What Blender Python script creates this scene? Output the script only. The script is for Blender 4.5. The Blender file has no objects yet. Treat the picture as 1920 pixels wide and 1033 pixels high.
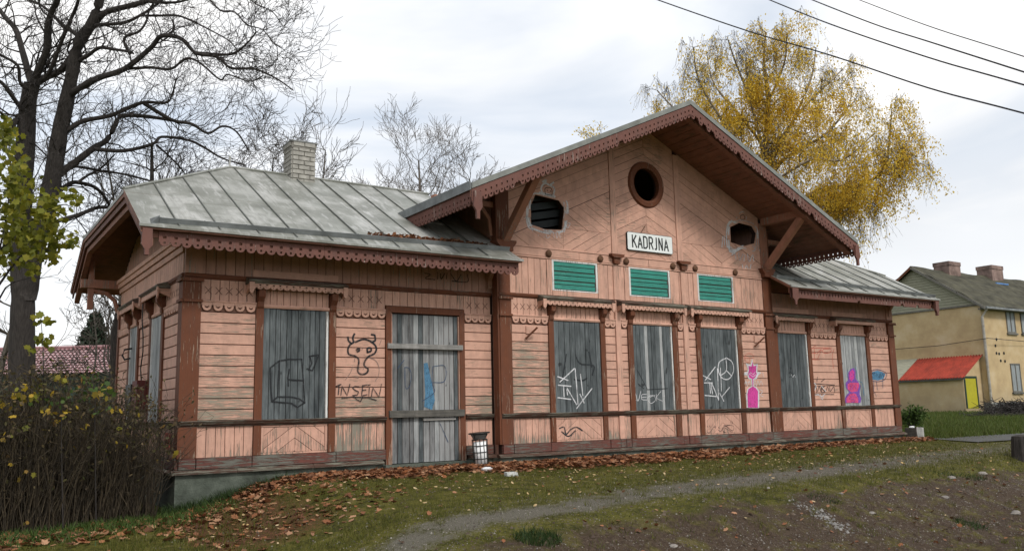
import bpy, math, random
import numpy as np
from mathutils import Matrix, Vector
from mathutils.geometry import tessellate_polygon
random.seed(7); rng = np.random.default_rng(7)
S = bpy.context.scene
R_ = math.radians

# ------------------------------------------------------------------ camera, sky, sun, exposure
YAW, PITCH, ROLL, F = R_(33.924), R_(8.995), R_(-1.3027), 1623.15
CAM = np.array([-3.369, -14.594, 0.818])
def _rot():
    cy, sy, cp, sp = math.cos(YAW), math.sin(YAW), math.cos(PITCH), math.sin(PITCH)
    fwd = np.array([sy*cp, cy*cp, sp]); right = np.array([cy, -sy, 0.]); up = np.cross(right, fwd)
    r = math.cos(ROLL)*right + math.sin(ROLL)*up; u = -math.sin(ROLL)*right + math.cos(ROLL)*up
    return np.array([r, u, fwd])
RM = _rot()
cam = bpy.data.cameras.new("camera"); camo = bpy.data.objects.new("camera", cam); S.collection.objects.link(camo)
cam.sensor_width = 36; cam.lens = F/1920*36; cam.clip_end = 2000; cam.clip_start = .05
camo.matrix_world = Matrix(((RM[0][0], RM[1][0], -RM[2][0], CAM[0]), (RM[0][1], RM[1][1], -RM[2][1], CAM[1]),
                            (RM[0][2], RM[1][2], -RM[2][2], CAM[2]), (0, 0, 0, 1)))
S.camera = camo
SUN_EL, SUN_AZ = R_(44), R_(182)      # azimuth clockwise from +y
W = bpy.data.worlds.new("World"); S.world = W; W.use_nodes = True
nt = W.node_tree; nt.nodes.clear()
def wn(t, **k):
    n = nt.nodes.new(t)
    for a, b in k.items(): setattr(n, a, b)
    return n
wo = wn('ShaderNodeOutputWorld'); bg = wn('ShaderNodeBackground'); bg.inputs[1].default_value = .1
sky = wn('ShaderNodeTexSky'); sky.sky_type = 'NISHITA'; sky.sun_disc = False
sky.sun_elevation = SUN_EL; sky.sun_rotation = SUN_AZ; sky.dust_density = 2.0
tc = wn('ShaderNodeTexCoord'); mp = wn('ShaderNodeMapping'); mp.inputs['Scale'].default_value = (1, 1, 2.6)
mp.inputs['Location'].default_value = (3.1, .4, .0)
n1 = wn('ShaderNodeTexNoise'); n1.inputs['Scale'].default_value = 1.7; n1.inputs['Detail'].default_value = 6; n1.inputs['Roughness'].default_value = .5
n1.inputs['Distortion'].default_value = .35
n2 = wn('ShaderNodeTexNoise'); n2.inputs['Scale'].default_value = 1.1; n2.inputs['Detail'].default_value = 4
r1 = wn('ShaderNodeValToRGB'); r1.color_ramp.elements[0].position = .36; r1.color_ramp.elements[1].position = .58
r1.color_ramp.elements[0].color = (.25, .25, .25, 1)
r2 = wn('ShaderNodeValToRGB'); r2.color_ramp.elements[0].position = .3; r2.color_ramp.elements[1].position = .62
r2.color_ramp.elements[0].color = (6.7, 6.7, 6.75, 1); r2.color_ramp.elements[1].color = (9.4, 9.3, 9.2, 1)
bl = wn('ShaderNodeMixRGB'); bl.inputs[0].default_value = .45; bl.inputs[2].default_value = (4.2, 5.2, 6.4, 1)
mx = wn('ShaderNodeMixRGB')
L = nt.links.new
L(tc.outputs['Generated'], mp.inputs[0]); L(mp.outputs[0], n1.inputs[0]); L(mp.outputs[0], n2.inputs[0])
L(n1.outputs['Fac'], r1.inputs[0]); L(n2.outputs['Fac'], r2.inputs[0]); L(sky.outputs[0], bl.inputs[1])
sx = wn('ShaderNodeSeparateXYZ'); L(tc.outputs['Generated'], sx.inputs[0]); hz_ = wn('ShaderNodeMapRange'); hz_.inputs[1].default_value = .44; hz_.inputs[2].default_value = .18; hz_.inputs[3].default_value = 0; hz_.inputs[4].default_value = .8
L(sx.outputs[2], hz_.inputs[0]); mxx = wn('ShaderNodeMath', operation='MAXIMUM'); L(r1.outputs[0], mxx.inputs[0]); L(hz_.outputs[0], mxx.inputs[1]); L(mxx.outputs[0], mx.inputs[0]); L(bl.outputs[0], mx.inputs[1]); L(r2.outputs[0], mx.inputs[2])
L(mx.outputs[0], bg.inputs[0]); L(bg.outputs[0], wo.inputs[0])
sl = bpy.data.lights.new("sun", 'SUN'); sl.energy = 1.5; sl.angle = R_(11); sl.color = (1, .96, .9)
so = bpy.data.objects.new("sun", sl); S.collection.objects.link(so)
sdir = Vector((math.sin(SUN_AZ)*math.cos(SUN_EL), math.cos(SUN_AZ)*math.cos(SUN_EL), math.sin(SUN_EL)))
so.rotation_euler = sdir.to_track_quat('Z', 'Y').to_euler(); so.location = (0, -20, 30)
S.view_settings.view_transform = 'Standard'; S.view_settings.look = 'None'
S.view_settings.exposure = 0.52; S.view_settings.gamma = 1; S.view_settings.use_curve_mapping = False
S.cycles.max_bounces = 6; S.cycles.diffuse_bounces = 3; S.cycles.transparent_max_bounces = 8

# ------------------------------------------------------------------ geometry of the view (pixel of the photo -> place)
def ray(px, py): return np.array([(px-960)/F, -(py-516.5)/F, 1.0]) @ RM
def at_y(px, py, y): d = ray(px, py); return CAM + d*(y-CAM[1])/d[1]
def at_x(px, py, x): d = ray(px, py); return CAM + d*(x-CAM[0])/d[0]
def at_d(px, py, D): return CAM + ray(px, py)*D

# ------------------------------------------------------------------ materials
M = {}
def newmat(name):
    m = bpy.data.materials.new(name); m.use_nodes = True; M[name] = m
    n = m.node_tree; return m, n, n.nodes['Principled BSDF'], n.links.new
def nd(n, t, **k):
    x = n.nodes.new(t)
    for a, b in k.items():
        if a in x.inputs.keys() if hasattr(x.inputs, 'keys') else False: x.inputs[a].default_value = b
        else: setattr(x, a, b)
    return x
def noise(n, L, vec, scale, detail=3, rough=.55, map_scale=None):
    if map_scale:
        mp = n.nodes.new('ShaderNodeMapping'); mp.inputs['Scale'].default_value = map_scale; L(vec, mp.inputs[0]); vec = mp.outputs[0]
    t = n.nodes.new('ShaderNodeTexNoise'); t.inputs['Scale'].default_value = scale
    t.inputs['Detail'].default_value = detail; t.inputs['Roughness'].default_value = rough; L(vec, t.inputs[0]); return t.outputs['Fac']
def ramp(n, L, fac, stops):
    r = n.nodes.new('ShaderNodeValToRGB'); cr = r.color_ramp
    while len(cr.elements) < len(stops): cr.elements.new(.5)
    for e, (p, c) in zip(cr.elements, stops):
        e.position = p; e.color = (c, c, c, 1) if not isinstance(c, tuple) else (*c, 1)
    L(fac, r.inputs[0]); return r.outputs[0]
def mix(n, L, fac, a, b, mode='MIX'):
    x = n.nodes.new('ShaderNodeMixRGB'); x.blend_type = mode
    for i, v in ((0, fac), (1, a), (2, b)):
        if isinstance(v, (int, float)): x.inputs[i].default_value = v
        elif isinstance(v, tuple): x.inputs[i].default_value = (*v, 1)
        else: L(v, x.inputs[i])
    return x.outputs[0]
def math_(n, L, op, a, b=0.):
    x = n.nodes.new('ShaderNodeMath'); x.operation = op
    for i, v in ((0, a), (1, b)):
        if isinstance(v, (int, float)): x.inputs[i].default_value = v
        else: L(v, x.inputs[i])
    return x.outputs[0]
def bump(n, L, h, strength, dist, bs):
    b = n.nodes.new('ShaderNodeBump'); b.inputs['Strength'].default_value = strength; b.inputs['Distance'].default_value = dist
    L(h, b.inputs['Height']); L(b.outputs[0], bs.inputs['Normal'])
GR = {'h': (2.0, 2.0, 42), 'v': (28, 28, 1.5)}
def paint(name, col, grain, peel, under=(.25, .235, .2), low=.0, rough=.7, var=.12):
    """weathered paint on boards: peel = share worn off, low = wear near the ground"""
    m, n, bs, L = newmat(name)
    pos = n.nodes.new('ShaderNodeNewGeometry').outputs['Position']
    oi = n.nodes.new('ShaderNodeObjectInfo').outputs['Random']
    fine = noise(n, L, pos, 1.6, 6, .68, GR[grain]); big = noise(n, L, pos, 1.1, 3, .5)
    mid = noise(n, L, pos, 5., 4, .6)
    sep = n.nodes.new('ShaderNodeSeparateXYZ'); L(pos, sep.inputs[0])
    a = math_(n, L, 'ADD', math_(n, L, 'MULTIPLY', fine, 1.15), math_(n, L, 'MULTIPLY', big, .42))
    a = math_(n, L, 'ADD', a, math_(n, L, 'MULTIPLY', oi, .06))
    if low:
        lo = n.nodes.new('ShaderNodeMapRange'); lo.inputs[1].default_value = .45; lo.inputs[2].default_value = .0
        lo.inputs[3].default_value = 0; lo.inputs[4].default_value = low; L(sep.outputs[2], lo.inputs[0])
        a = math_(n, L, 'ADD', a, lo.outputs[0])
    th = 1.02 - peel
    mask = ramp(n, L, a, [(max(0, th-.02), 0.), (min(1, th+.03), 1.)])
    c2 = tuple(c*(1-var*1.6) for c in col); c3 = tuple(min(1, c*(1+var*.5)) for c in col)
    base = mix(n, L, ramp(n, L, mid, [(.3, 0.), (.7, 1.)]), c2, c3)
    base = mix(n, L, math_(n, L, 'MULTIPLY', oi, .5), base, tuple(c*.78 for c in col))
    grime = ramp(n, L, noise(n, L, pos, 1.5, 6, .72, (2.2, 2.2, .8) if grain == 'h' else (5, 5, .6)), [(.46, 0.), (.74, .75)])
    base = mix(n, L, grime, base, tuple(c*.55+.02 for c in col))
    wood = mix(n, L, fine, tuple(u*.45 for u in under), tuple(u*1.5 for u in under))
    edge = ramp(n, L, a, [(max(0, th-.05), 0.), (th-.012, .75), (min(1, th+.03), 0.)])
    base = mix(n, L, edge, base, tuple(c*.22 for c in col))
    L(mix(n, L, mask, base, wood), bs.inputs['Base Color']); bs.inputs['Roughness'].default_value = rough
    bs.inputs['Specular IOR Level'].default_value = .25
    h = math_(n, L, 'SUBTRACT', fine, math_(n, L, 'MULTIPLY', mask, .8)); bump(n, L, h, .55, .006, bs)
    return m
PINK = (.62, .365, .275); RED = (.150, .052, .025)
paint('pink_h', PINK, 'h', .035, under=(.24, .20, .15)); paint('pink_h_worn', PINK, 'h', .19, under=(.27, .235, .18))
paint('pink_v', PINK, 'v', .045, low=.14, under=(.22, .18, .14)); paint('pink_v_worn', PINK, 'v', .15, low=.22, under=(.22, .2, .16))
paint('red_v', RED, 'v', .06, low=.14, under=(.27, .19, .14)); paint('red_h', RED, 'h', .05, under=(.2, .15, .12), low=.1)
paint('valance_paint', (.165, .074, .058), 'v', .03, under=(.3, .25, .22))
paint('ledge_paint', (.10, .055, .04), 'h', .17, under=(.15, .145, .115)); paint('groove_shade', (.17, .085, .06), 'h', .0); plain0 = None  # the groove brown is painted shade for scallop outlines and crosses
paint('plinth_paint', (.15, .055, .042), 'h', .19, under=(.13, .13, .11), low=.0)
paint('soffit_paint', (.27, .125, .085), 'h', .08, under=(.14, .09, .06))
paint('shaded_pink', (.44, .25, .19), 'v', .04)  # wall pink darkened: shade under the eaves is put into the colour
paint('teal', (.04, .27, .215), 'h', .10, under=(.06, .3, .24), rough=.45)
paint('white_wood', (.72, .72, .70), 'v', .08)
paint('strut_paint', (.38, .18, .12), 'v', .06)
def grey_wood(name, dark, light, grain='v', rnd=1.0):
    m, n, bs, L = newmat(name)
    pos = n.nodes.new('ShaderNodeNewGeometry').outputs['Position']; oi = n.nodes.new('ShaderNodeObjectInfo').outputs['Random']
    fine = noise(n, L, pos, 2.2, 7, .7, (30, 30, 1.2) if grain == 'v' else (1.2, 1.2, 34)); mid = noise(n, L, pos, 2.3, 4, .6, (3, 3, 1))
    a = math_(n, L, 'ADD', math_(n, L, 'MULTIPLY', fine, 1.25), math_(n, L, 'MULTIPLY', mid, .85))
    a = math_(n, L, 'ADD', a, math_(n, L, 'SUBTRACT', math_(n, L, 'MULTIPLY', oi, .45*rnd), .52))
    c = ramp(n, L, a, [(.3, dark), (.62, tuple((p+q)/2.4 for p, q in zip(dark, light))), (1., light)])
    knots = ramp(n, L, noise(n, L, pos, 9, 1, .3, (1, 1, .6)), [(.74, 0.), (.78, .8)])
    c = mix(n, L, knots, c, tuple(d*.4 for d in dark))
    L(c, bs.inputs['Base Color']); bs.inputs['Roughness'].default_value = .85; bump(n, L, fine, .6, .006, bs); return m
grey_wood('window_plank', (.020, .027, .030), (.155, .178, .185), 'v', .5); grey_wood('pale_plank', (.10, .11, .115), (.37, .385, .385))
grey_wood('door_plank', (.045, .05, .053), (.27, .275, .275)); grey_wood('batten_wood', (.10, .10, .095), (.38, .37, .35), 'h')
grey_wood('old_wood', (.03, .03, .028), (.16, .15, .13), 'h')
def plain(name, col, rough=.8, var=.2, scale=6, bumpy=.0, metal=0, spec=.3, stretch=None):
    m, n, bs, L = newmat(name)
    pos = n.nodes.new('ShaderNodeNewGeometry').outputs['Position']
    f = noise(n, L, pos, scale, 5, .6, stretch)
    L(mix(n, L, ramp(n, L, f, [(.3, 0.), (.7, 1.)]), tuple(c*(1-var) for c in col), tuple(min(1, c*(1+var)) for c in col)), bs.inputs['Base Color'])
    bs.inputs['Roughness'].default_value = rough; bs.inputs['Metallic'].default_value = metal; bs.inputs['Specular IOR Level'].default_value = spec
    if bumpy: bump(n, L, f, bumpy, .02, bs)
    return m
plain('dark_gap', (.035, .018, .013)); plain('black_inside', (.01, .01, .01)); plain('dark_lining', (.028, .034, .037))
plain('gutter_metal', (.20, .215, .22), .5, .35, 3, .2, .3); plain('zinc_pale', (.30, .28, .25), .6, .3, 3); plain('enamel_white', (.74, .78, .77), .35, .05)
plain('black_paint', (.016, .018, .018), .5); plain('rust', (.11, .055, .03), .8, .4, 20)
plain('bin_white', (.85, .86, .86), .6, .1); plain('bin_concrete', (.45, .46, .44), .9, .2, 12)
def spray(name, col, rough=.8, var=.1, lo=.8):
    m = plain(name, col, rough, var); n = m.node_tree; L = n.links.new; bs = n.nodes['Principled BSDF']; pos = n.nodes.new('ShaderNodeNewGeometry').outputs['Position']
    a = noise(n, L, pos, 3., 6, .75, (14, 14, 5)); b = noise(n, L, pos, 2.5, 3, .6, (1, 1, 1)); L(ramp(n, L, math_(n, L, 'ADD', math_(n, L, 'MULTIPLY', a, .65), math_(n, L, 'MULTIPLY', b, .35)), [(.40, lo*.5), (.52, (lo+1)/2), (.6, 1.)]), bs.inputs['Alpha'])
spray('spray_black', (.02, .022, .025), .8, .3); spray('spray_white', (.62, .63, .65), .8, .1); spray('spray_magenta', (.58, .06, .30), .8, .1)
spray('spray_pink', (.62, .08, .22), .8, .1); spray('spray_violet', (.20, .08, .38), .8, .1); spray('spray_blue', (.08, .20, .32), .8, .2)
spray('spray_grey', (.23, .17, .15), .8, .1); spray('spray_red', (.5, .12, .08), .8, .1); spray('spray_navy', (.04, .07, .13), .8, .2)
spray('spray_faint', (.025, .03, .034), .8, .2)
def concrete():
    m, n, bs, L = newmat('foundation_concrete'); pos = n.nodes.new('ShaderNodeNewGeometry').outputs['Position']
    a = noise(n, L, pos, 1.7, 6, .65); b = noise(n, L, pos, 30, 4, .6)
    c = ramp(n, L, a, [(.36, (.018, .02, .016)), (.5, (.07, .085, .068)), (.68, (.16, .18, .15))])
    L(mix(n, L, math_(n, L, 'MULTIPLY', b, .5), c, (.07, .08, .06)), bs.inputs['Base Color']); bs.inputs['Roughness'].default_value = .95
    bump(n, L, b, .5, .02, bs)
concrete()
def roof_metal():
    m, n, bs, L = newmat('roof_metal'); pos = n.nodes.new('ShaderNodeNewGeometry').outputs['Position']; oi = n.nodes.new('ShaderNodeObjectInfo').outputs['Random']
    a = noise(n, L, pos, 1.3, 6, .62); b = noise(n, L, pos, 7, 5, .7, (1, .6, 1)); st = noise(n, L, pos, 3., 5, .6, (3, .6, .6)); vs = noise(n, L, pos, 2., 6, .7, (9, .8, .8))
    c = ramp(n, L, a, [(.3, (.125, .128, .11)), (.47, (.225, .23, .205)), (.64, (.43, .43, .41))])
    c = mix(n, L, ramp(n, L, b, [(.55, 0.), (.75, .55)]), c, (.13, .135, .12))
    c = mix(n, L, ramp(n, L, st, [(.56, 0.), (.66, .5)]), c, (.58, .58, .57))
    c = mix(n, L, ramp(n, L, vs, [(.5, 0.), (.68, .6)]), c, (.12, .12, .10))
    c = mix(n, L, math_(n, L, 'MULTIPLY', oi, .5), c, (.19, .20, .175))
    L(c, bs.inputs['Base Color']); bs.inputs['Roughness'].default_value = .5; bs.inputs['Metallic'].default_value = .15
    bump(n, L, a, .25, .05, bs)
roof_metal(); plain('seam_metal', (.10, .105, .095), .6, .3, 5); plain('dark_roof_metal', (.19, .20, .185), .55, .3, 3)
plain('brick_pale', (.31, .30, .27), .9, .3, 9, .4); plain('brick_red', (.36, .12, .08), .9, .3, 9, .4); plain('mortar', (.2, .19, .17), .95)
plain('bark_dark', (.040, .035, .032), .95, .45, 5, .9, stretch=(6, 6, 1)); plain('bark_brown', (.085, .075, .062), .95, .4, 6, .5, stretch=(4, 4, 1))
plain('bark_far', (.12, .105, .09), .95, .3, 3); plain('birch_bark', (.26, .22, .17), .9, .4, 4)
def leafmat(name, cols, trans=.35, rough=.6):
    m, n, bs, L = newmat(name)
    r = n.nodes.new('ShaderNodeNewGeometry').outputs['Random Per Island']
    c = ramp(n, L, r, [(i/max(1, len(cols)-1), c) for i, c in enumerate(cols)])
    L(c, bs.inputs['Base Color']); bs.inputs['Roughness'].default_value = rough; bs.inputs['Specular IOR Level'].default_value = .2
    if trans:
        t = n.nodes.new('ShaderNodeBsdfTranslucent'); L(c, t.inputs[0]); x = n.nodes.new('ShaderNodeMixShader'); x.inputs[0].default_value = trans
        L(bs.outputs[0], x.inputs[1]); L(t.outputs[0], x.inputs[2]); L(x.outputs[0], n.nodes['Material Output'].inputs[0])
leafmat('birch_leaf', [(.74, .51, .05), (.85, .62, .09), (.60, .39, .03), (.90, .70, .14), (.42, .27, .04)], .6)
leafmat('maple_leaf', [(.12, .135, .015), (.19, .19, .02), (.07, .085, .012), (.27, .24, .025)], .35)
leafmat('bush_leaf', [(.05, .055, .02), (.10, .085, .03), (.03, .03, .015), (.16, .12, .06), (.07, .05, .03)], .25)
leafmat('bush_yellow', [(.34, .24, .02), (.40, .26, .03), (.20, .20, .03), (.25, .13, .03), (.12, .15, .02)], .3)
leafmat('dead_leaf', [(.21, .085, .040), (.30, .13, .06), (.13, .055, .03), (.42, .24, .14), (.24, .10, .045), (.08, .04, .025), (.27, .10, .04)], .1)
leafmat('pale_leaf', [(.5, .34, .14), (.42, .3, .16), (.55, .42, .25), (.3, .2, .08)], .1)
leafmat('grass_blade', [(.055, .068, .010), (.085, .095, .014), (.13, .125, .025), (.04, .05, .010), (.16, .14, .05)], .25)
leafmat('lush_grass', [(.055, .085, .014), (.08, .11, .018), (.045, .062, .012), (.12, .125, .04)], .25)
leafmat('gravel_bits', [(.08, .06, .045), (.13, .11, .09), (.045, .033, .025), (.10, .08, .06), (.30, .28, .25), (.07, .055, .04), (.10, .085, .07), (.05, .04, .03)], 0)
leafmat('spruce_needles', [(.02, .035, .022), (.03, .05, .03), (.045, .05, .03)], .1)
leafmat('dry_stem', [(.045, .035, .024), (.03, .025, .018), (.09, .07, .045), (.022, .018, .014)], 0)
leafmat('clod', [(.05, .034, .022), (.085, .06, .042), (.035, .022, .015), (.12, .09, .065), (.06, .04, .03)], 0)
leafmat('tuft_green', [(.02, .045, .012), (.035, .06, .015), (.015, .03, .01)], .2)
leafmat('pale_rubble', [(.28, .27, .25), (.16, .15, .14), (.08, .075, .065)], 0)
leafmat('shrub_green', [(.05, .09, .02), (.08, .13, .03), (.03, .06, .015)], .3)
def ground_mat():
    m, n, bs, L = newmat('ground'); pos = n.nodes.new('ShaderNodeNewGeometry').outputs['Position']
    at = n.nodes.new('ShaderNodeAttribute'); at.attribute_name = 'zones'; s = n.nodes.new('ShaderNodeSeparateColor'); L(at.outputs['Color'], s.inputs[0])
    f1 = noise(n, L, pos, 22, 6, .7); f2 = noise(n, L, pos, 3, 5, .6); f3 = noise(n, L, pos, 70, 3, .7)
    moss = ramp(n, L, math_(n, L, 'ADD', math_(n, L, 'MULTIPLY', f1, .55), math_(n, L, 'MULTIPLY', f2, .45)), [(.36, (.022, .023, .007)), (.46, (.060, .058, .010)), (.55, (.110, .102, .018)), (.62, (.14, .115, .045)), (.70, (.19, .16, .10))])
    grav = ramp(n, L, f3, [(.3, (.06, .055, .042)), (.5, (.125, .115, .09)), (.66, (.20, .185, .15)), (.78, (.38, .36, .32))])
    dirt = ramp(n, L, math_(n, L, 'ADD', math_(n, L, 'MULTIPLY', f1, .6), math_(n, L, 'MULTIPLY', f3, .4)), [(.32, (.022, .014, .009)), (.48, (.055, .037, .025)), (.60, (.09, .065, .045)), (.72, (.16, .13, .10))])
    dirt = mix(n, L, ramp(n, L, f2, [(.5, 0.), (.64, .6)]), dirt, moss)
    lit = ramp(n, L, f1, [(.3, (.05, .025, .014)), (.6, (.13, .06, .03)), (.8, (.2, .1, .05))])
    gr = ramp(n, L, f1, [(.3, (.03, .06, .012)), (.7, (.075, .13, .02))])
    def msk(o): return ramp(n, L, math_(n, L, 'ADD', o, math_(n, L, 'ADD', math_(n, L, 'MULTIPLY', math_(n, L, 'SUBTRACT', f1, .5), .9), math_(n, L, 'MULTIPLY', math_(n, L, 'SUBTRACT', f2, .5), .7))), [(.36, 0.), (.62, 1.)])
    c = mix(n, L, msk(s.outputs[0]), moss, grav); c = mix(n, L, msk(s.outputs[1]), c, dirt); c = mix(n, L, msk(s.outputs[2]), c, lit)
    c = mix(n, L, at.outputs['Alpha'], gr, c)
    L(c, bs.inputs['Base Color']); bs.inputs['Roughness'].default_value = .95; bs.inputs['Specular IOR Level'].default_value = .15
    bump(n, L, math_(n, L, 'ADD', f3, f1), .8, .03, bs)
ground_mat()
def yellow_plaster():
    m, n, bs, L = newmat('yellow_plaster'); pos = n.nodes.new('ShaderNodeNewGeometry').outputs['Position']
    a = noise(n, L, pos, .8, 6, .65); b = noise(n, L, pos, 3, 5, .6, (1, 1, .3))
    c = ramp(n, L, a, [(.36, (.40, .29, .16)), (.52, (.47, .35, .195)), (.68, (.52, .41, .26))])
    sep = n.nodes.new('ShaderNodeSeparateXYZ'); L(pos, sep.inputs[0])
    lo = n.nodes.new('ShaderNodeMapRange'); lo.inputs[1].default_value = 2.; lo.inputs[2].default_value = .4; L(sep.outputs[2], lo.inputs[0])
    c = mix(n, L, math_(n, L, 'MULTIPLY', math_(n, L, 'MULTIPLY', lo.outputs[0], b), .9), c, (.22, .18, .13))
    L(c, bs.inputs['Base Color']); bs.inputs['Roughness'].default_value = .95
yellow_plaster()
plain('mossy_roof', (.055, .052, .034), .95, .6, 1.5, .6); plain('grey_boards', (.27, .265, .20), .9, .25, 3, 0, stretch=(1, 1, 12))
plain('red_tin', (.27, .036, .020), .7, .35, 2); plain('tile_red', (.30, .16, .165), .22, .15, 3, spec=1.); plain('door_yellow', (.38, .34, .02), .6, .1)
plain('dark_green', (.02, .04, .03), .8); plain('curtain', (.25, .27, .28), .9, .4, 6, stretch=(8, 8, .3)); plain('chimney_render', (.20, .14, .12), .95, .5, 2)
plain('asphalt', (.075, .075, .07), .95, .2, 10); plain('stone', (.22, .2, .18), .9, .3, 8, .5); plain('white_foam', (.75, .76, .78), .7, .05)
plain('wire_black', (.015, .015, .018), .6); plain('fence_green', (.025, .05, .04), .9, .3, 2); plain('blue_tarp', (.08, .2, .45), .5)
plain('box_red', (.10, .018, .014), .6, .3); plain('grey_concrete', (.17, .175, .17), .95, .35, 8, .4)

# ------------------------------------------------------------------ mesh helpers
ROOT = {}
def link(o, parent=None):
    S.collection.objects.link(o)
    if parent is not None:
        o.parent = parent; loc = ROOT.get(parent.name, (0, 0, 0)); o.matrix_parent_inverse = Matrix.Translation((-loc[0], -loc[1], -loc[2]))
    return o
def thing(name, label, cat, loc, group=None):
    o = bpy.data.objects.new(name, None); o.location = loc; S.collection.objects.link(o); ROOT[o.name] = loc
    o['label'] = label; o['category'] = cat
    if group: o['group'] = group
    return o
def tag(o, label=None, cat=None, group=None, kind=None):
    for k, v in (('label', label), ('category', cat), ('group', group), ('kind', kind)):
        if v: o[k] = v
    return o
class MB:
    def __init__(s): s.v = []; s.f = []
    def add(s, v, f):
        b = len(s.v); s.v.extend([tuple(map(float, p)) for p in v]); s.f.extend([tuple(i+b for i in q) for q in f]); return s
    def hexa(s, c): return s.add(c, [(0, 1, 2, 3), (7, 6, 5, 4), (0, 4, 5, 1), (1, 5, 6, 2), (2, 6, 7, 3), (3, 7, 4, 0)])
    def box(s, x0, x1, y0, y1, z0, z1):
        return s.hexa([(x0, y0, z0), (x0, y1, z0), (x1, y1, z0), (x1, y0, z0), (x0, y0, z1), (x0, y1, z1), (x1, y1, z1), (x1, y0, z1)])
    def prism(s, T, poly, v0, v1):     # polygon in (u,z), extruded between outward distances v0 and v1
        n = len(poly); vs = [T(u, v0, z) for u, z in poly]+[T(u, v1, z) for u, z in poly]
        return s.add(vs, [tuple(range(n)), tuple(range(2*n-1, n-1, -1))]+[(i, i+n, (i+1) % n+n, (i+1) % n) for i in range(n)])
    def plate(s, T, outline, holes, v0, v1):
        loops = [outline]+holes; flat = [p for l in loops for p in l]; n = len(flat)
        tri = tessellate_polygon([[Vector((p[0], p[1], 0)) for p in l] for l in loops])
        vs = [T(u, v0, z) for u, z in flat]+[T(u, v1, z) for u, z in flat]; fs = [tuple(t) for t in tri]+[tuple(i+n for i in t) for t in tri]
        b = 0
        for l in loops:
            k = len(l); fs += [(b+i, b+(i+1) % k, b+(i+1) % k+n, b+i+n) for i in range(k)]; b += k
        return s.add(vs, fs)
    def tube(s, pts, rad, n=6, cap=True):
        pts = [np.array(p, float) for p in pts]; b = len(s.v); rad = rad if hasattr(rad, '__len__') else [rad]*len(pts)
        for i, p in enumerate(pts):
            d = pts[min(i+1, len(pts)-1)]-pts[max(i-1, 0)]; d /= np.linalg.norm(d)+1e-9
            a = np.cross(d, (0, 0, 1.)) if abs(d[2]) < .9 else np.cross(d, (1., 0, 0)); a /= np.linalg.norm(a); c = np.cross(d, a)
            for k in range(n):
                t = 2*math.pi*k/n; s.v.append(tuple(p+rad[i]*(a*math.cos(t)+c*math.sin(t))))
        for i in range(len(pts)-1):
            for k in range(n): s.f.append((b+i*n+k, b+i*n+(k+1) % n, b+(i+1)*n+(k+1) % n, b+(i+1)*n+k))
        if cap: s.f.append(tuple(b+k for k in range(n))); s.f.append(tuple(b+(len(pts)-1)*n+k for k in range(n-1, -1, -1)))
        return s
    def lathe(s, c, prof, n=16):
        b = len(s.v)
        for r, z in prof:
            for k in range(n): s.v.append((c[0]+r*math.cos(2*math.pi*k/n), c[1]+r*math.sin(2*math.pi*k/n), c[2]+z))
        for i in range(len(prof)-1):
            for k in range(n): s.f.append((b+i*n+k, b+i*n+(k+1) % n, b+(i+1)*n+(k+1) % n, b+(i+1)*n+k))
        s.f.append(tuple(b+k for k in range(n-1, -1, -1))); s.f.append(tuple(b+(len(prof)-1)*n+k for k in range(n))); return s
    def build(s, name, mat, parent=None, smooth=False):
        me = bpy.data.meshes.new(name); me.from_pydata(s.v, [], s.f); me.materials.append(M[mat])
        if smooth: me.shade_smooth()
        return link(bpy.data.objects.new(name, me), parent)
def np_mesh(name, V, k, mat, parent=None, kind=None, faces=None):
    """many faces of k corners each, V = (N*k,3) unless faces given"""
    me = bpy.data.meshes.new(name); n = len(V); me.vertices.add(n); me.vertices.foreach_set('co', np.asarray(V, np.float32).ravel())
    idx = np.arange(n, dtype=np.int32) if faces is None else np.asarray(faces, np.int32).ravel(); nf = len(idx)//k
    me.loops.add(len(idx)); me.loops.foreach_set('vertex_index', idx); me.polygons.add(nf)
    me.polygons.foreach_set('loop_start', np.arange(nf, dtype=np.int32)*k); me.polygons.foreach_set('loop_total', np.full(nf, k, np.int32))
    me.update(calc_edges=True); me.materials.append(M[mat]); o = link(bpy.data.objects.new(name, me), parent)
    if kind: o['kind'] = kind
    return o
def clip(poly, a, b, c):
    out = []
    for i in range(len(poly)):
        p, q = poly[i], poly[(i+1) % len(poly)]; dp = a*p[0]+b*p[1]+c; dq = a*q[0]+b*q[1]+c
        if dp >= 0: out.append(p)
        if (dp >= 0) != (dq >= 0): t = dp/(dp-dq); out.append((p[0]+t*(q[0]-p[0]), p[1]+t*(q[1]-p[1])))
    return out if len(out) > 2 else []
def area(p): return abs(sum(p[i][0]*p[(i+1) % len(p)][1]-p[(i+1) % len(p)][0]*p[i][1] for i in range(len(p))))/2
def minus(polys, hole):     # convex pieces minus a convex, counter-clockwise hole
    out = []
    for P in polys:
        rest = P
        for i in range(len(hole)):
            (x0, y0), (x1, y1) = hole[i], hole[(i+1) % len(hole)]; a, b = (y1-y0), -(x1-x0); c = -(a*x0+b*y0)   # >=0 : outside
            o = clip(rest, a, b, c) if rest else []
            if o and area(o) > 1e-5: out.append(o)
            rest = clip(rest, -a, -b, -c) if rest else []
    return out
def TF(y0): return lambda u, v, z: (u, y0-v, z)          # wall facing the camera side (-y)
TL = lambda u, v, z: (-v, u, z)                          # left end wall (facing -x), u = y
def T_R(x0): return lambda u, v, z: (x0+v, u, z)         # wall facing +x
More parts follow.
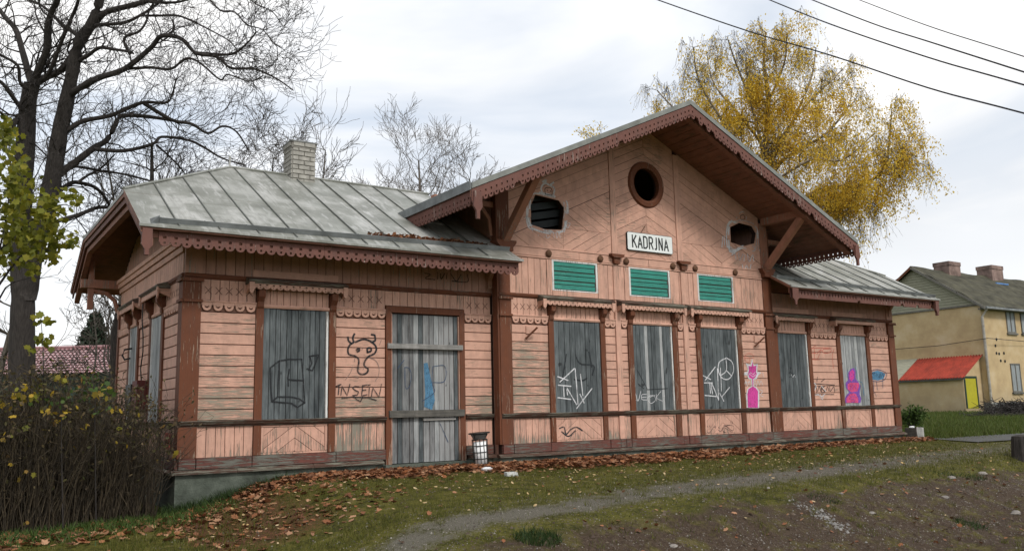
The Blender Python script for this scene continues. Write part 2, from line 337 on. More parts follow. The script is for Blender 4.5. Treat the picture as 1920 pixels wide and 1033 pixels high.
def board(T, u0, u1, z0, z1, v0, v1, name, mat, parent, bev=.004, jit=.0015):
    v1 = v1+random.uniform(-jit, jit); m = MB()
    c = [T(u0, v0, z0), T(u0, v0, z1), T(u1, v0, z1), T(u1, v0, z0), T(u0+bev, v1, z0+bev), T(u0+bev, v1, z1-bev), T(u1-bev, v1, z1-bev), T(u1-bev, v1, z0+bev)]
    m.hexa(c); return m.build(name, mat, parent)
def circ(cx, cz, r, n=16, a0=0., a1=2*math.pi): return [(cx+r*math.cos(a0+(a1-a0)*i/n), cz+r*math.sin(a0+(a1-a0)*i/n)) for i in range(n)]

# ------------------------------------------------------------------ ground
def sm(t): t = np.clip(t, 0, 1); return t*t*(3-2*t)
_ph = rng.uniform(0, 6.28, (14, 3)); _k = [(rng.normal(0, 1, 2)) for _ in range(14)]
def wob(x, y, s):
    r = 0
    for i in range(14):
        k = _k[i]*s*(1+.45*i); r = r+np.sin(k[0]*x+k[1]*y+_ph[i, 0])/(1+.5*i)
    return r/3.
def gz(x, y):
    x = np.asarray(x, float); y = np.asarray(y, float)
    a = -.62+.44*sm((x+.5)/2.6)+.0118*np.clip(x-21, 0, 60)-.0*x
    a = a-.04*np.clip(-1-y, 0, 14)*sm((x+4)/6)-.012*np.clip(-1-y, 0, 14)
    d = sm((x*.12-y-6.4)/1.5)*sm((x+1)/4)            # disturbed soil on the near side
    bk_ = sm((x*.10-y-6.1+.25*wob(x, y, .8))/2.6)*sm((x+.5)/3.5)
    a = a+.05*np.exp(-((x*.10-y-5.9)/.5)**2)*sm((x-3)/3)-.55*bk_+bk_*(1-.0*bk_)*(.05*wob(x, y, 1.4)+.035*wob(x+9, y, 4.)+.014*wob(x, y+3, 11.))+.012*wob(x, y, 2.)+.006*wob(x+2, y, 7.)
    return a
PATH = [(-1.5, -6.9), (.6, -6.0), (2.4, -5.5), (5.0, -5.0), (8.5, -4.6), (12.5, -4.1), (17, -3.6), (24, -3.0)]
def pathd(x, y):
    d = np.full(np.shape(x), 99.)
    for (ax, ay), (bx, by) in zip(PATH, PATH[1:]):
        t = np.clip(((x-ax)*(bx-ax)+(y-ay)*(by-ay))/((bx-ax)**2+(by-ay)**2), 0, 1); d = np.minimum(d, np.hypot(x-ax-t*(bx-ax), y-ay-t*(by-ay)))
    return d
def litter_w(x): return .75+.65*sm((x-1)/2)*(1-sm((x-9)/5))
def zones(x, y):
    p = np.exp(-(pathd(x, y)/(.70+.15*wob(x, y*2, 1.)))**2)*(.60+.30*wob(x*2, y*2, 1.2))*(1-.35*sm((x-9)/6))+.25*sm((x-3)/5)*np.exp(-((y+4.2)/1.6)**2)
    q = sm((x*.10-y-6.3+.35*wob(x, y, 1.1))/1.1)*sm((x+.2)/2.5)*(1-.75*sm((-y-9.2)/1.5))
    fr = np.where(y < .4, np.clip(-y, 0, 9), 9); l = 1-sm((fr-litter_w(x)*(.85+.3*wob(x, y, 1.3)))/.5); l = l*(x > .2)*(x < 19.5)*.9
    l = np.maximum(l, .6*sm((2.5-x)/2.)*sm((y+5)/1.5)*(y < 0)*sm((x+1.2)/1))
    g = 1-sm((x*1.-21+.3*np.clip(-y-4, 0, 9))/3.)*sm((y+3)/1.5)
    return p, q, l, g
def grid(name, x0, x1, y0, y1, step, hole=None, kind='structure', drop=0.):
    xs = np.arange(x0, x1+step*.5, step); ys = np.arange(y0, y1+step*.5, step); X, Y = np.meshgrid(xs, ys); Z = gz(X, Y)-drop
    if hole:
        ins = (X > hole[0]+step) & (X < hole[1]-step) & (Y > hole[2]+step) & (Y < hole[3]-step); Z = Z-ins*.6
    V = np.stack([X, Y, Z], -1).reshape(-1, 3); nx, ny = len(xs), len(ys); i = np.arange((ny-1)*nx).reshape(ny-1, nx)[:, :-1].ravel()
    o = np_mesh(name, V, 4, 'ground', faces=np.stack([i, i+1, i+nx+1, i+nx], -1)); o['kind'] = kind; o.data.shade_smooth()
    z = zones(V[:, 0], V[:, 1]); at = o.data.color_attributes.new('zones', 'FLOAT_COLOR', 'POINT')
    at.data.foreach_set('color', np.stack([z[0], z[1], z[2], z[3]], -1).astype(np.float32).ravel()); return o
grid('station_yard', -8, 26, -15, 3, .09)
grid('ground', -420, 580, -300, 700, 4, hole=(-8, 26, -15, 3), drop=.02)

# ------------------------------------------------------------------ the station building
st = thing('station_building', 'abandoned pink wooden railway station with red brown trim and boarded windows', 'building', (9.75, 2.85, 0.))
Y1 = 5.7; X1 = 19.55; CX0, CX1, CY = 5.95, 14.05, -.25; AX = 10.0
# foundation and ledge
m = MB()
m.box(-.06, 3.55, -.06, .2, -1.2, -.035); m.box(3.55, 5.3, -.08, .2, -1.2, -.12); m.box(5.3, CX0-.1, -.06, .2, -1.2, -.035)
m.box(CX0-.1, CX1+.1, CY-.07, .2, -1.2, -.04); m.box(CX1+.1, X1+.1, -.06, .2, -1.2, -.035); m.box(-.06, .2, .2, Y1+.06, -1.2, -.035)
m.box(.2, X1+.1, Y1-.2, Y1+.06, -1.2, -.035); m.box(X1-.15, X1+.1, .2, Y1-.2, -1.2, -.035)
fo = m.build('foundation', 'foundation_concrete', st)
MB().box(3.5, 5.36, -.22, .1, -.5, -.06).build('threshold', 'foundation_concrete', st)
for T, us, v in ((TF(0), (-.13, .9, 2.2, 3.52), 0), (TF(0), (5.33, CX0-.02), 0), (TF(CY), (CX0-.12, 7.6, 9.2, 10.9, 12.5, CX1+.12), 0), (TF(0), (CX1+.13, 15.9, 17.7, X1+.14), 0), (TL, (-.0, 1.4, 3., 4.6, Y1), 0)):
    for a, b in zip(us, us[1:]):
        mm = MB(); mm.prism(lambda u, z_, z: (T(z_, 0, 0)[0]+(-u if T is TL else 0), T(z_, 0, 0)[1]-(0 if T is TL else u), z), [(0, -.03), (.13, -.035), (.13, -.005), (.06, .03), (0, .03)], a+.003, b-.003)
        mm.build('ledge_board', 'ledge_paint', st)

def wall_backing(name, T, u0, u1, z0, z1, parent, mat='dark_gap'):
    m = MB(); m.prism(T, [(u0, z0), (u1, z0), (u1, z1), (u0, z1)], -.12, 0.); return m.build(name, mat, parent)
wl = wall_backing('wing_wall', TF(0), 0, CX0+.1, -.03, 3.72, st)
wc = None
wr = wall_backing('wing_wall', TF(0), CX1-.1, X1, -.03, 3.72, st)
ws = MB().prism(TL, [(0.13, -.03), (Y1, -.03), (Y1, 3.75), (5.0, 4.3), (4.2, 4.6), (1.5, 4.6), (.7, 4.3), (.13, 3.7)], -.12, 0.).build('end_wall', 'dark_gap', st)
MB().box(X1-.12, X1, .0, Y1, -.03, 3.72).build('far_end_wall', 'pink_v', st)
MB().box(0, X1, Y1-.12, Y1, -.03, 3.75).build('rear_wall', 'pink_v', st)

def vboards(T, u0, u1, z0, z1, w, mat, parent, name='frieze_board', v=.016, gap=.006):
    n = max(1, round((u1-u0)/w)); s = (u1-u0)/n
    for i in range(n): board(T, u0+i*s+gap/2, u0+(i+1)*s-gap/2, z0, z1, 0, v, name, mat, parent, .003)
def hboards(T, u0, u1, z0, z1, n, mats, parent, v=.022):
    s = (z1-z0)/n
    for i in range(n):
        board(T, u0, u1, z0+i*s+.005, z0+(i+1)*s-.005, 0, v, 'siding_board', mats[i] if isinstance(mats, list) else mats, parent, .005)
SC = {}
def scallops(T, u0, u1, ztop, parent):
    n = max(1, round((u1-u0)/.172)); s = (u1-u0)/n; k = round(s, 3)
    hole = [(.036*math.cos(a), -.066+.036*math.sin(a)) for a in np.linspace(math.pi*1.03, math.pi*1.97, 9)]+[(.033*math.cos(a), -.052+.026*math.sin(a)) for a in np.linspace(math.pi*1.9, math.pi*1.1, 7)]
    r = .075
    out = [(-s/2+.002, 0), (-s/2+.002, -.045)]+[(r*math.cos(a), -.068+r*math.sin(a)) for a in np.linspace(math.pi*.93, math.pi*2.07, 15)]+[(s/2-.002, -.045), (s/2-.002, 0)]
    for i in range(n):
        c = u0+(i+.5)*s; me_key = (T is TL, k)
        if me_key not in SC:
            q = MB(); Tq = (lambda u, v, z: (-v, u, z)) if T is TL else (lambda u, v, z: (u, -v, z)); q.plate(Tq, out, [hole], .012, .05); o = q.build('scallop', 'pink_h', parent); SC[me_key] = o.data
        else: o = link(bpy.data.objects.new('scallop', SC[me_key]), parent)
        o.location = T(c, 0, ztop)
def crosses(T, u0, u1, zc, parent):
    n = max(1, round((u1-u0)/.172)); s = (u1-u0)/n; m = MB()
    for i in range(n):
        c = u0+(i+.5)*s
        for sg in (-1, 1):
            d = (.055, .06*sg); q = (.0085, 0)
            m.prism(T, [(c-d[0]-q[0], zc-d[1]), (c-d[0]+q[0], zc-d[1]), (c+d[0]+q[0], zc+d[1]), (c+d[0]-q[0], zc+d[1])], .017, .0185+.0006*(sg > 0))
    m.build('cross_shade_strip', 'groove_shade', parent)  # raised dark strips stand in for the shade inside the sawn crosses
def mould(T, u0, u1, z0, z1, vs, mat, parent, name='moulding'):
    """stepped rail: vs = list of (z fraction, v) outline"""
    m = MB(); pts = [(0, z0)]+[(v, z0+(z1-z0)*f) for f, v in vs]+[(0, z1)]; n = len(pts)
    V = [T(u0, p[0], p[1]) for p in pts]+[T(u1, p[0], p[1]) for p in pts]
    m.add(V, [tuple(range(n)), tuple(range(2*n-1, n-1, -1))]+[(i, (i+1) % n, (i+1) % n+n, i+n) for i in range(n)]); return m.build(name, mat, parent)
SILL = [(0, .045), (.3, .05), (.35, .085), (.8, .11), (.85, .12), (1, .07)]
BELT = [(0, .03), (.25, .035), (.3, .055), (.8, .065), (1, .05)]
Z = dict(pl=.035, da0=.215, da1=.705, sl=.80, sc=2.575, x0=2.765, b0=3.115, b1=3.20)
def section(T, u0, u1, parent, worn=0, seed=0, scal=True, dado=True, top=True, dadoworn=0):
    mats = ['pink_h']*10
    if worn: mats = ['pink_h_worn' if worn[0] <= i <= worn[1] else 'pink_h' for i in range(10)]
    hboards(T, u0, u1, Z['sl'], Z['sc'], 10, mats, parent)
    board(T, u0, u1, Z['sc']+.002, 2.735, 0, .012, 'scallop_shade_backing', 'groove_shade', parent)  # dark backing paints the shade that outlines the scallops
    if scal: scallops(T, u0, u1, 2.735, parent)
    mould(T, u0, u1, 2.735, 2.765, [(0, .06), (.6, .065), (1, .05)], 'pink_h', parent, 'frieze_rail')
    if top: vboards(T, u0, u1, 2.765, Z['b0'], .155, 'pink_v', parent); crosses(T, u0+.03, u1-.03, 2.93, parent)
    if dado: vboards(T, u0, u1, Z['da0'], Z['da1'], .155, 'pink_v_worn' if dadoworn else 'pink_v', parent, 'dado_board')
def chevron_panel(T, u0, u1, z0, z1, parent, flip=False, mat='pink_v'):
    for a, b, c, d in ((u0, u1, z1-.035, z1), (u0, u1, z0, z0+.035)): board(T, a, b, c, d, 0, .03, 'panel_frame', mat, parent)
    for a, b in ((u0, u0+.05), (u1-.05, u1)): board(T, a, b, z0+.036, z1-.036, 0, .03, 'panel_frame', mat, parent)
    u0 += .053; u1 -= .053; z0 += .038; z1 -= .038; uc = (u0+u1)/2; w = .175; s = .72
    for sg in (-1, 1):
        half = [(u0, z0), (uc-.002, z0), (uc-.002, z1), (u0, z1)] if sg < 0 else [(uc+.002, z0), (u1, z0), (u1, z1), (uc+.002, z1)]
        nx, nz = s*sg/math.hypot(1, s), 1/math.hypot(1, s)   # f = distance along the normal
        base = nz*z0
        for k in range(-8, 9):
            lo, hi = base+.01+k*w+.004, base+.01+(k+1)*w-.004
            p = clip(clip(half, nx, nz, -nx*uc-lo), -nx, -nz, nx*uc+hi)
            if p and area(p) > .0008: q = MB(); q.prism(T, p, 0, .016); q.build('panel_board', mat, parent)
def planks(T, u0, u1, z0, z1, n, mat, parent, pale=(), v=.0, palemat='pale_plank'):
    cut = [u0+(u1-u0)*(i+random.uniform(-.18, .18)*(0 < i < n))/n for i in range(n+1)]
    for i in range(n):
        board(T, cut[i]+.003, cut[i+1]-.003, z0+random.uniform(0, .012), z1-random.uniform(0, .02), v, v+.024, 'plank', palemat if i in pale else mat, parent, .003, .004)
def ring_valance(T, p0, p1, w, h, v0, v1, name, mat, parent, scale=1., perp=False, straight=False):
    """cut-out board hanging from the line p0-p1 (u,z): row of square holes, scalloped hem with round holes"""
    L_ = math.hypot(p1[0]-p0[0], p1[1]-p0[1]); n = max(1, round(L_/w)); s = L_/n; d = ((p1[0]-p0[0])/L_, (p1[1]-p0[1])/L_); up = (-d[1], d[0]) if perp else (0., 1.)
    if up[1] < 0: up = (-up[0], -up[1])
    r = s*.40; zc = -h+r+.0
    rx = s*.40; rz = min(rx, h*.19)
    out = [(0, 0), (0, -h*.78), (s*.05, -h*.74)]+[(s/2+rx*math.cos(a), -h+rz+rz*math.sin(a)) for a in np.linspace(math.pi*1.0, math.pi*2.0, 9)]+[(s*.95, -h*.74), (s, -h*.78), (s, 0)]
    zc = -h+rz*1.15
    ks = ((.16, .40), (.64, .88)) if s > .17 else ((.36, .66),)
    holes = [[(s*a, -h*.36), (s*a, -h*.52), (s*b, -h*.52), (s*b, -h*.36)] for a, b in ks]+[circ(s/2, zc, min(rz*.42, .022), 8)]
    if straight: out = [(0, 0), (0, -h*.92), (s, -h*.92), (s, 0)]; holes = [[(s*.36, -h*.20), (s*.36, -h*.55), (s*.66, -h*.55), (s*.66, -h*.20)]]
    m = MB(); q = MB(); q.plate(lambda u, v, z: (u, v, z), out, holes, v0, v1)
    for i in range(n):
        if i and random.random() < .06 and h > .2:      # broken tooth
            e1 = random.uniform(.55, .72); m.plate(lambda u, v, z: T(p0[0]+d[0]*(u+i*s)+up[0]*z, v, p0[1]+d[1]*(u+i*s)+up[1]*z), [(0, 0), (0, -h*.78), (s*.2, -h*e1), (s*.5, -h*(e1+.06)), (s*.75, -h*(e1-.05)), (s, -h*.78), (s, 0)], [], v0, v1); continue
        m.add([T(p0[0]+d[0]*(x+i*s)+up[0]*z, y, p0[1]+d[1]*(x+i*s)+up[1]*z) for x, y, z in q.v], q.f)
    return m.build(name, mat, parent)
def window(T, a0, a1, c0, c1, parent, n, pale=(), hood=(0, 0), mat='window_plank', strip=True, hoodmat='pink_h', roof=True, fancy=True, zt=2.68, bracket=True):
    """a0..a1 boarded opening, c0..c1 outer casing"""
    m = MB(); m.prism(T, [(c0, .785), (c1, .785), (c1, 2.76), (a1, 2.76), (a1, .80), (a0, .80), (a0, 2.76), (c0, 2.76)], 0, .055)
    w = m.build('window', 'red_v', parent)
    planks(T, a0+.004, a1-(.06 if strip else .004), .785, zt, n, mat, w, pale, .0)
    if strip: board(T, a1-.055, a1-.012, .80, zt-.01, 0, .045, 'white_strip', 'white_wood', w)
    mould(T, a0, a1, zt, zt+.06, [(0, .045), (.5, .06), (1, .04)], 'pink_h', w, 'lintel')
    vboards(T, a0, a1, zt+.06, 2.99, .12, 'pink_v', w, 'lintel_board', .016)
    h0, h1 = hood
    if bracket:
        for a, b in ((c0+.01, a0-.01), (a1+.01, c1-.01)):
            q = MB(); pr = [(.055, 2.66), (.085, 2.70), (.09, 2.78), (.16, 2.86), (.17, 2.97), (0, 2.97), (0, 2.66)]; k = len(pr)
            V = [T(a, p, z) for p, z in pr]+[T(b, p, z) for p, z in pr]; q.add(V, [tuple(range(k)), tuple(range(2*k-1, k-1, -1))]+[(i, (i+1) % k, (i+1) % k+k, i+k) for i in range(k)]); q.build('bracket', 'red_v', w)
    q = MB(); pr = [(0, 3.06), (.20, 3.06), (.24, 3.11), (.24, 3.13), (.05, 3.19), (0, 3.19)]; k = len(pr)
    q.add([T(h0, p, z) for p, z in pr]+[T(h1, p, z) for p, z in pr], [tuple(range(k)), tuple(range(2*k-1, k-1, -1))]+[(i, (i+1) % k, (i+1) % k+k, i+k) for i in range(k)]); q.build('hood', 'ledge_paint' if roof else hoodmat, w)
    if fancy:
        ring_valance(T, (h0+.02, 3.10), (h1-.02, 3.10), .115, .125, .185, .205, 'hood_valance', hoodmat, w)
        for a, b in ((h0+.01, h0+.09), (h1-.09, h1-.01)):
            q = MB(); q.prism(T, [(a, 3.09), (a, 2.93), ((a+b)/2, 2.89), (b, 2.95), (b, 3.09)], .207, .232); q.build('hood_end', hoodmat, w)
    else:
        board(T, h0+.02, h1-.02, 2.99, 3.10, .17, .21, 'hood_face', hoodmat, w)
        for a, b in ((h0+.01, h0+.07), (h1-.07, h1-.01)): board(T, a, b, 2.92, 3.08, .16, .215, 'hood_end', hoodmat, w)
    for a in (h0+.012, h1-.042):   # cheeks
        q = MB(); q.prism(lambda u, v, z: T(a+v, u, z), [(0, 2.9), (.05, 2.93), (.18, 2.98), (.184, 3.06), (0, 3.06)], 0, .03); q.build('hood_cheek', hoodmat, w)
    # posts and panel under the sill
    for a, b in ((c0, a0), (a1, c1)): board(T, a, b, Z['da0'], Z['da1'], 0, .05, 'dado_post', 'red_v', parent)
    chevron_panel(T, a0+.004, a1-.004, Z['da0'], Z['da1'], parent)
    return w
def base_rails(T, cuts, parent):
    for a, b in zip(cuts, cuts[1:]):
        board(T, a+.002, b-.002, Z['pl'], Z['da0'], 0, .062, 'plinth_board', 'plinth_paint', parent, .006, .006)
        mould(T, a, b, Z['da1'], Z['sl'], SILL, 'ledge_paint', parent, 'sill_rail')
def belt(T, cuts, parent, z0=3.115, z1=3.20, mat='red_h'):
    for a, b in zip(cuts, cuts[1:]): mould(T, a, b, z0, z1, BELT, mat, parent, 'belt_rail')
F0 = TF(0); FC = TF(CY)
# left wing
section(F0, .255, 1.165, wl, worn=(0, 5)); section(F0, 2.605, 3.575, wl, worn=(0, 1), dadoworn=1); section(F0, 5.275, CX0-.06, wl, worn=(0, 1))
w = window(F0, 1.295, 2.475, 1.165, 2.605, wl, 11, hood=(.98, 2.76))
board(F0, 1.1, 2.65, 3.205, 3.33, 0, .03, 'hood_board', 'pink_h', wl)
base_rails(F0, (-.02, .25, 1.15, 2.62, 3.58), wl); base_rails(F0, (5.27, CX0-.06), wl)
vboards(F0, 1.165, 2.605, 2.995, 3.112, .155, 'pink_v', wl); vboards(F0, 3.575, 5.275, 2.84, 3.112, .155, 'pink_v', wl)
belt(F0, (-.02, .98, 2.76, 4.2, CX0-.06), wl); vboards(F0, .0, CX0, 3.20, 3.70, .16, 'shaded_pink', wl, 'eave_board')
# the boarded door
m = MB(); m.prism(F0, [(3.58, -.06), (3.69, -.06), (3.69, 2.71), (3.58, 2.83)], 0, .06); m.prism(F0, [(5.15, -.06), (5.26, -.06), (5.26, 2.83), (5.15, 2.71)], 0, .06)
m.prism(F0, [(3.692, 2.713), (5.148, 2.713), (5.258, 2.828), (3.582, 2.828)], 0, .058)
dr = m.build('door', 'red_v', wl)
board(F0, 3.692, 3.712, -.05, 2.70, -.02, .045, 'inner_strip', 'pink_v', dr); board(F0, 5.128, 5.148, -.05, 2.70, -.02, .045, 'inner_strip', 'pink_v', dr)
u = 3.715
for i, (w_, mt) in enumerate(((.115, 0), (.1, 1), (.145, 0), (.085, 0), (.11, 2), (.10, 1), (.13, 0), (.1, 0), (.105, 2), (.12, 0), (.11, 0), (.10, 0), (.09, 1))):
    e = min(u+w_, 5.125)
    board(F0, u+.003, e-.003, -.05, 2.69, -.02, .008, 'plank', ('door_plank', 'window_plank', 'pale_plank')[mt], dr, .003, .005); u = e
    if u >= 5.12: break
board(F0, 3.60, 5.20, 2.035, 2.135, .062, .10, 'door_batten', 'batten_wood', dr); board(F0, 3.63, 5.22, .775, .905, .062, .105, 'door_batten', 'old_wood', dr); board(F0, 4.35, 5.05, .71, .755, .02, .05, 'door_batten', 'batten_wood', dr)
# right wing
section(F0, CX1+.07, 14.375, wr); section(F0, 15.83, 16.93, wr); section(F0, 18.38, 19.295, wr)
window(F0, 14.52, 15.69, 14.375, 15.83, wr, 9, hood=(14.28, 15.94))
window(F0, 17.08, 18.23, 16.93, 18.38, wr, 9, pale=(0, 1, 2, 3, 4, 5, 6, 7, 8), hood=(16.72, 18.5), strip=False, fancy=False, zt=2.70)
for a, b in ((14.35, 15.86), (16.85, 18.4)): board(F0, a, b, 3.205, 3.33, 0, .03, 'hood_board', 'pink_h', wr)
base_rails(F0, (CX1+.07, 14.3, 15.86, 16.88, 18.4, X1+.02), wr)
vboards(F0, 14.375, 15.83, 2.995, 3.112, .155, 'pink_v', wr); vboards(F0, 16.93, 18.38, 2.995, 3.112, .155, 'pink_v', wr)
belt(F0, (CX1+.07, 14.28, 15.94, 16.72, 18.5, X1+.02), wr); vboards(F0, CX1, X1, 3.20, 3.70, .16, 'shaded_pink', wr, 'eave_board')
# end wall on the left
section(TL, .2, 1.27, ws); section(TL, 2.4, 3.4, ws); section(TL, 4.42, 5.6, ws)
window(TL, 1.42, 2.26, 1.27, 2.4, ws, 5, pale=(0, 1, 2, 3, 4), hood=(.95, 2.55)); window(TL, 3.55, 4.27, 3.4, 4.42, ws, 4, pale=(0, 1, 2, 3), hood=(3.1, 4.75))
base_rails(TL, (.0, 1.25, 2.42, 3.38, 4.45, Y1), ws)
vboards(TL, 1.27, 2.4, 2.995, 3.112, .155, 'pink_v', ws); vboards(TL, 3.4, 4.42, 2.995, 3.112, .155, 'pink_v', ws)
belt(TL, (.0, .95, 2.55, 3.1, 4.75, Y1), ws); vboards(TL, .1, 5.68, 3.20, 3.56, .155, 'pink_v', ws)
mould(TL, .02, Y1, 3.56, 3.66, [(0, .05), (.9, .06), (1, .05)], 'pink_h', ws, 'gable_rail'); mould(TL, .02, Y1, 3.665, 3.83, [(0, .09), (.5, .10), (.55, .13), (1, .13)], 'pink_h', ws, 'gable_rail')
for i in range(34):
    a = .4+i*.145; t = min(a-.1, Y1-.1-a-.145); zt = min(4.55, 3.83+.5*max(0, t)+.05)
    board(TL, a, a+.14, 3.835, zt, 0, .012, 'gable_board', 'shaded_pink', ws)
# corner pilasters
def pilaster(T, a, b, z0, z1, v, parent, mat='red_v', bands=(), name='pilaster'):
    p = MB().prism(T, [(a, z0), (b, z0), (b, z1), (a, z1)], 0, v).build(name, mat, parent)
    for z, h, e in bands: MB().prism(T, [(a-e, z), (b+e, z), (b+e*.6, z+h), (a-e*.6, z+h)], v+.001, v+e+.012).build('pilaster_band', mat, parent)
BB = ((2.72, .045, .022), (3.06, .05, .03))
pilaster(F0, -.02, .25, .80, 3.115, .07, wl, bands=BB); pilaster(F0, -.02, .25, .215, .705, .066, wl); pilaster(TL, -.068, .19, .80, 3.115, .05, ws, bands=BB); pilaster(TL, -.064, .19, .215, .705, .046, ws)
pilaster(TL, 5.6, 5.76, .215, 3.115, .05, ws)
pilaster(F0, 19.30, 19.57, .80, 3.115, .07, wr, bands=((2.72, .045, .03), (3.05, .06, .05))); pilaster(F0, 19.30, 19.57, .215, .705, .066, wr)
pilaster(F0, 19.30, 19.57, 3.2, 3.72, .06, wr, 'shaded_pink'); pilaster(F0, -.02, .25, 3.2, 3.72, .06, wl, 'shaded_pink')

# ---- central block
SLOPE = .462
def zr(x): return 7.30-SLOPE*abs(x-AX)          # underside of the gable roof
ROUND = circ(10.03, 5.92, .40, 16)
def hp(pts): 
    q = [at_y(a, b, CY-.02) for a, b in pts]; return [(p[0], p[2]) for p in q]
HOLE1 = hp([(996, 421), (1022, 430), (1054, 431), (1058, 390), (1048, 376), (1004, 365), (995, 385)])
HOLE3 = hp([(1371, 468), (1393, 462), (1413, 469), (1418, 438), (1410, 424), (1386, 418), (1369, 426)])
def ccw(p): return p if sum(p[i][0]*p[(i+1) % len(p)][1]-p[(i+1) % len(p)][0]*p[i][1] for i in range(len(p))) > 0 else p[::-1]
HOLE1, HOLE3, ROUND = ccw(HOLE1), ccw(HOLE3), ccw(ROUND)
m = MB(); m.plate(FC, [(CX0, -.03), (CX1, -.03), (CX1, zr(CX1)-.02), (AX, 7.26), (CX0, zr(CX0)-.02)], [ROUND, HOLE1, HOLE3], -.12, 0.)
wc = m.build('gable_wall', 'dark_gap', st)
for x in (CX0, CX1-.12):
    MB().box(x, x+.12, CY+.122, Y1, -.03, zr(CX0)-.04).build('cross_wall', 'shaded_pink', st)
MB().plate(TF(Y1+1.0), [(CX0, -.03), (CX1, -.03), (CX1, zr(CX1)-.02), (AX, 7.26), (CX0, zr(CX0)-.02)], [], -.12, 0).build('rear_gable_wall', 'pink_v', st)
sec = [(6.225, 7.12, (0, 7)), (8.62, 8.925, 0), (9.085, 9.265, 0), (10.77, 10.965, 0), (11.125, 11.36, 0), (12.90, 13.775, 0)]
for a, b, wn_ in sec: section(FC, a, b, wc, worn=wn_, dadoworn=(a < 9.3))
window(FC, 7.25, 8.49, 7.12, 8.62, wc, 9, hood=(6.87, 8.79), strip=False)
window(FC, 9.41, 10.60, 9.265, 10.77, wc, 10, pale=(3, 7), hood=(8.97, 10.93))
window(FC, 11.50, 12.74, 11.36, 12.90, wc, 9, hood=(11.05, 13.12))
base_rails(FC, (CX0, 6.2, 7.1, 8.65, 8.93, 9.09, 9.24, 10.79, 10.96, 11.12, 11.34, 12.92, 13.8, CX1), wc)
belt(FC, (6.2, 6.87), wc); belt(FC, (13.12, 13.8), wc)
for a, b in ((7.12, 8.62), (9.265, 10.77), (11.36, 12.9)): vboards(FC, a, b, 2.995, 3.19, .155, 'pink_v', wc)
for a, b in ((8.925, 9.085), (10.965, 11.125)):
    for c, d in ((.215, .705), (.80, 3.19)): board(FC, a+.003, b-.003, c, d, 0, .05, 'centre_strip', 'pink_v', wc)
# storey with the small green windows
gw = [(7.30, 8.46), (9.42, 10.60), (11.55, 12.71)]
cuts = [6.2, 7.13, 8.63, 9.25, 10.77, 11.38, 12.88, 13.8]
for i in (0, 2, 4, 6): vboards(FC, cuts[i], cuts[i+1], 3.20, 3.955, .155, 'pink_v', wc)
for (a, b), (c, d) in zip(gw, ((7.13, 8.63), (9.25, 10.77), (11.38, 12.88))):
    for e, f, g, h in ((c, a-.03, 3.2, 3.955), (b+.03, d, 3.2, 3.955), (a-.028, b+.028, 3.2, 3.31)):
        board(FC, e+.002, f-.002, g, h, 0, .03, 'casing_board', 'pink_v', wc)
    sw = MB(); 
    for e, f, g, h in ((a-.03, a+.015, 3.312, 3.97), (b-.015, b+.03, 3.312, 3.97), (a+.016, b-.016, 3.312, 3.335), (a+.016, b-.016, 3.93, 3.97)): sw.prism(FC, [(e, g), (f, g), (f, h), (e, h)], -.05, .026)
    sw = sw.build('small_window', 'white_wood', wc); z = 3.35
    for k in range(6):
        h = (.10, .085, .10, .09, .10, .09)[k]
        board(FC, a+.02, b-.02+random.uniform(-.03, .0), z, z+h-.006-(.012 if k in (1, 3) else 0), -.02, .012, 'slat', 'teal', sw, .003, .004); z += h+.003
board(FC, 6.2, 13.8, 3.96, 4.0, 0, .035, 'frieze_rail', 'pink_h', wc); 
for a, b in ((6.2, 8.0), (8.0, 10.0), (10.0, 12.0), (12.0, 13.8)): board(FC, a+.002, b-.002, 4.003, 4.17, 0, .026, 'fascia_board', 'pink_h', wc)
mould(FC, 6.2, 13.8, 4.172, 4.20, [(0, .04), (1, .04)], 'pink_h', wc, 'frieze_rail')
for u_ in (7.18, 8.57, 9.31, 10.73, 11.45, 12.82):
    MB().lathe((0, 0, 0), [(.02, 0), (.072, .01), (.078, .03), (.06, .055), (.02, .065)], 14).build('knob', 'rust', wc, True)
    o = bpy.context.scene.collection.objects[-1]; o.rotation_euler = (R_(90), 0, 0); o.location = (u_, CY-.026, 4.075)
for u_ in (9.005, 11.045):
    q = MB(); q.prism(FC, [(u_-.19, 4.20), (u_+.19, 4.20), (u_+.17, 4.15), (u_+.11, 4.12), (u_-.11, 4.12), (u_-.17, 4.15)], .03, .14); q.prism(FC, [(u_-.09, 4.118), (u_+.09, 4.118), (u_+.08, 3.99), (u_-.08, 3.99)], .03, .10)
    q.build('console', 'red_h', wc); board(FC, u_-.08, u_+.08, 3.2, 3.985, .018, .045, 'centre_strip', 'pink_v', wc); u2 = 9.005 if u_ < 10 else 10.995; board(FC, u2-.083, u2+.083, 4.205, 7.25-SLOPE*abs(u2-AX)-.02, .0, .04, 'centre_strip', 'pink_v', wc)
# gable boards
def gable_boards(region, fs, w=.165):
    for (a, b, c0_) in fs:     # f = a*u + b*z - c0_ ; strips of width w
        for k in range(-40, 41):
            gp = random.choice((.003, .006, .009)); p = clip(clip(region, a, b, -c0_-k*w-gp), -a, -b, c0_+(k+1)*w-.0012)
            if not p or area(p) < .0015: continue
            ps = [p]
            for H in (ROUND, HOLE1, HOLE3): ps = minus(ps, H)
            if not ps: continue
            key = lambda r: {(round(x_, 3), round(z_, 3)) for x_, z_ in r}
            groups = []
            for r in ps:
                kk = key(r); hit = [g for g in groups if g[0] & kk]; ng = (set(kk), [r])
                for g in hit: ng[0].update(g[0]); ng[1].extend(g[1]); groups.remove(g)
                groups.append(ng)
            for _, rs_ in groups:
                q = MB()
                for r in rs_: q.prism(FC, r, 0, .018+random.uniform(-.003, .004))
                q.build('gable_board', 'pink_h', wc)
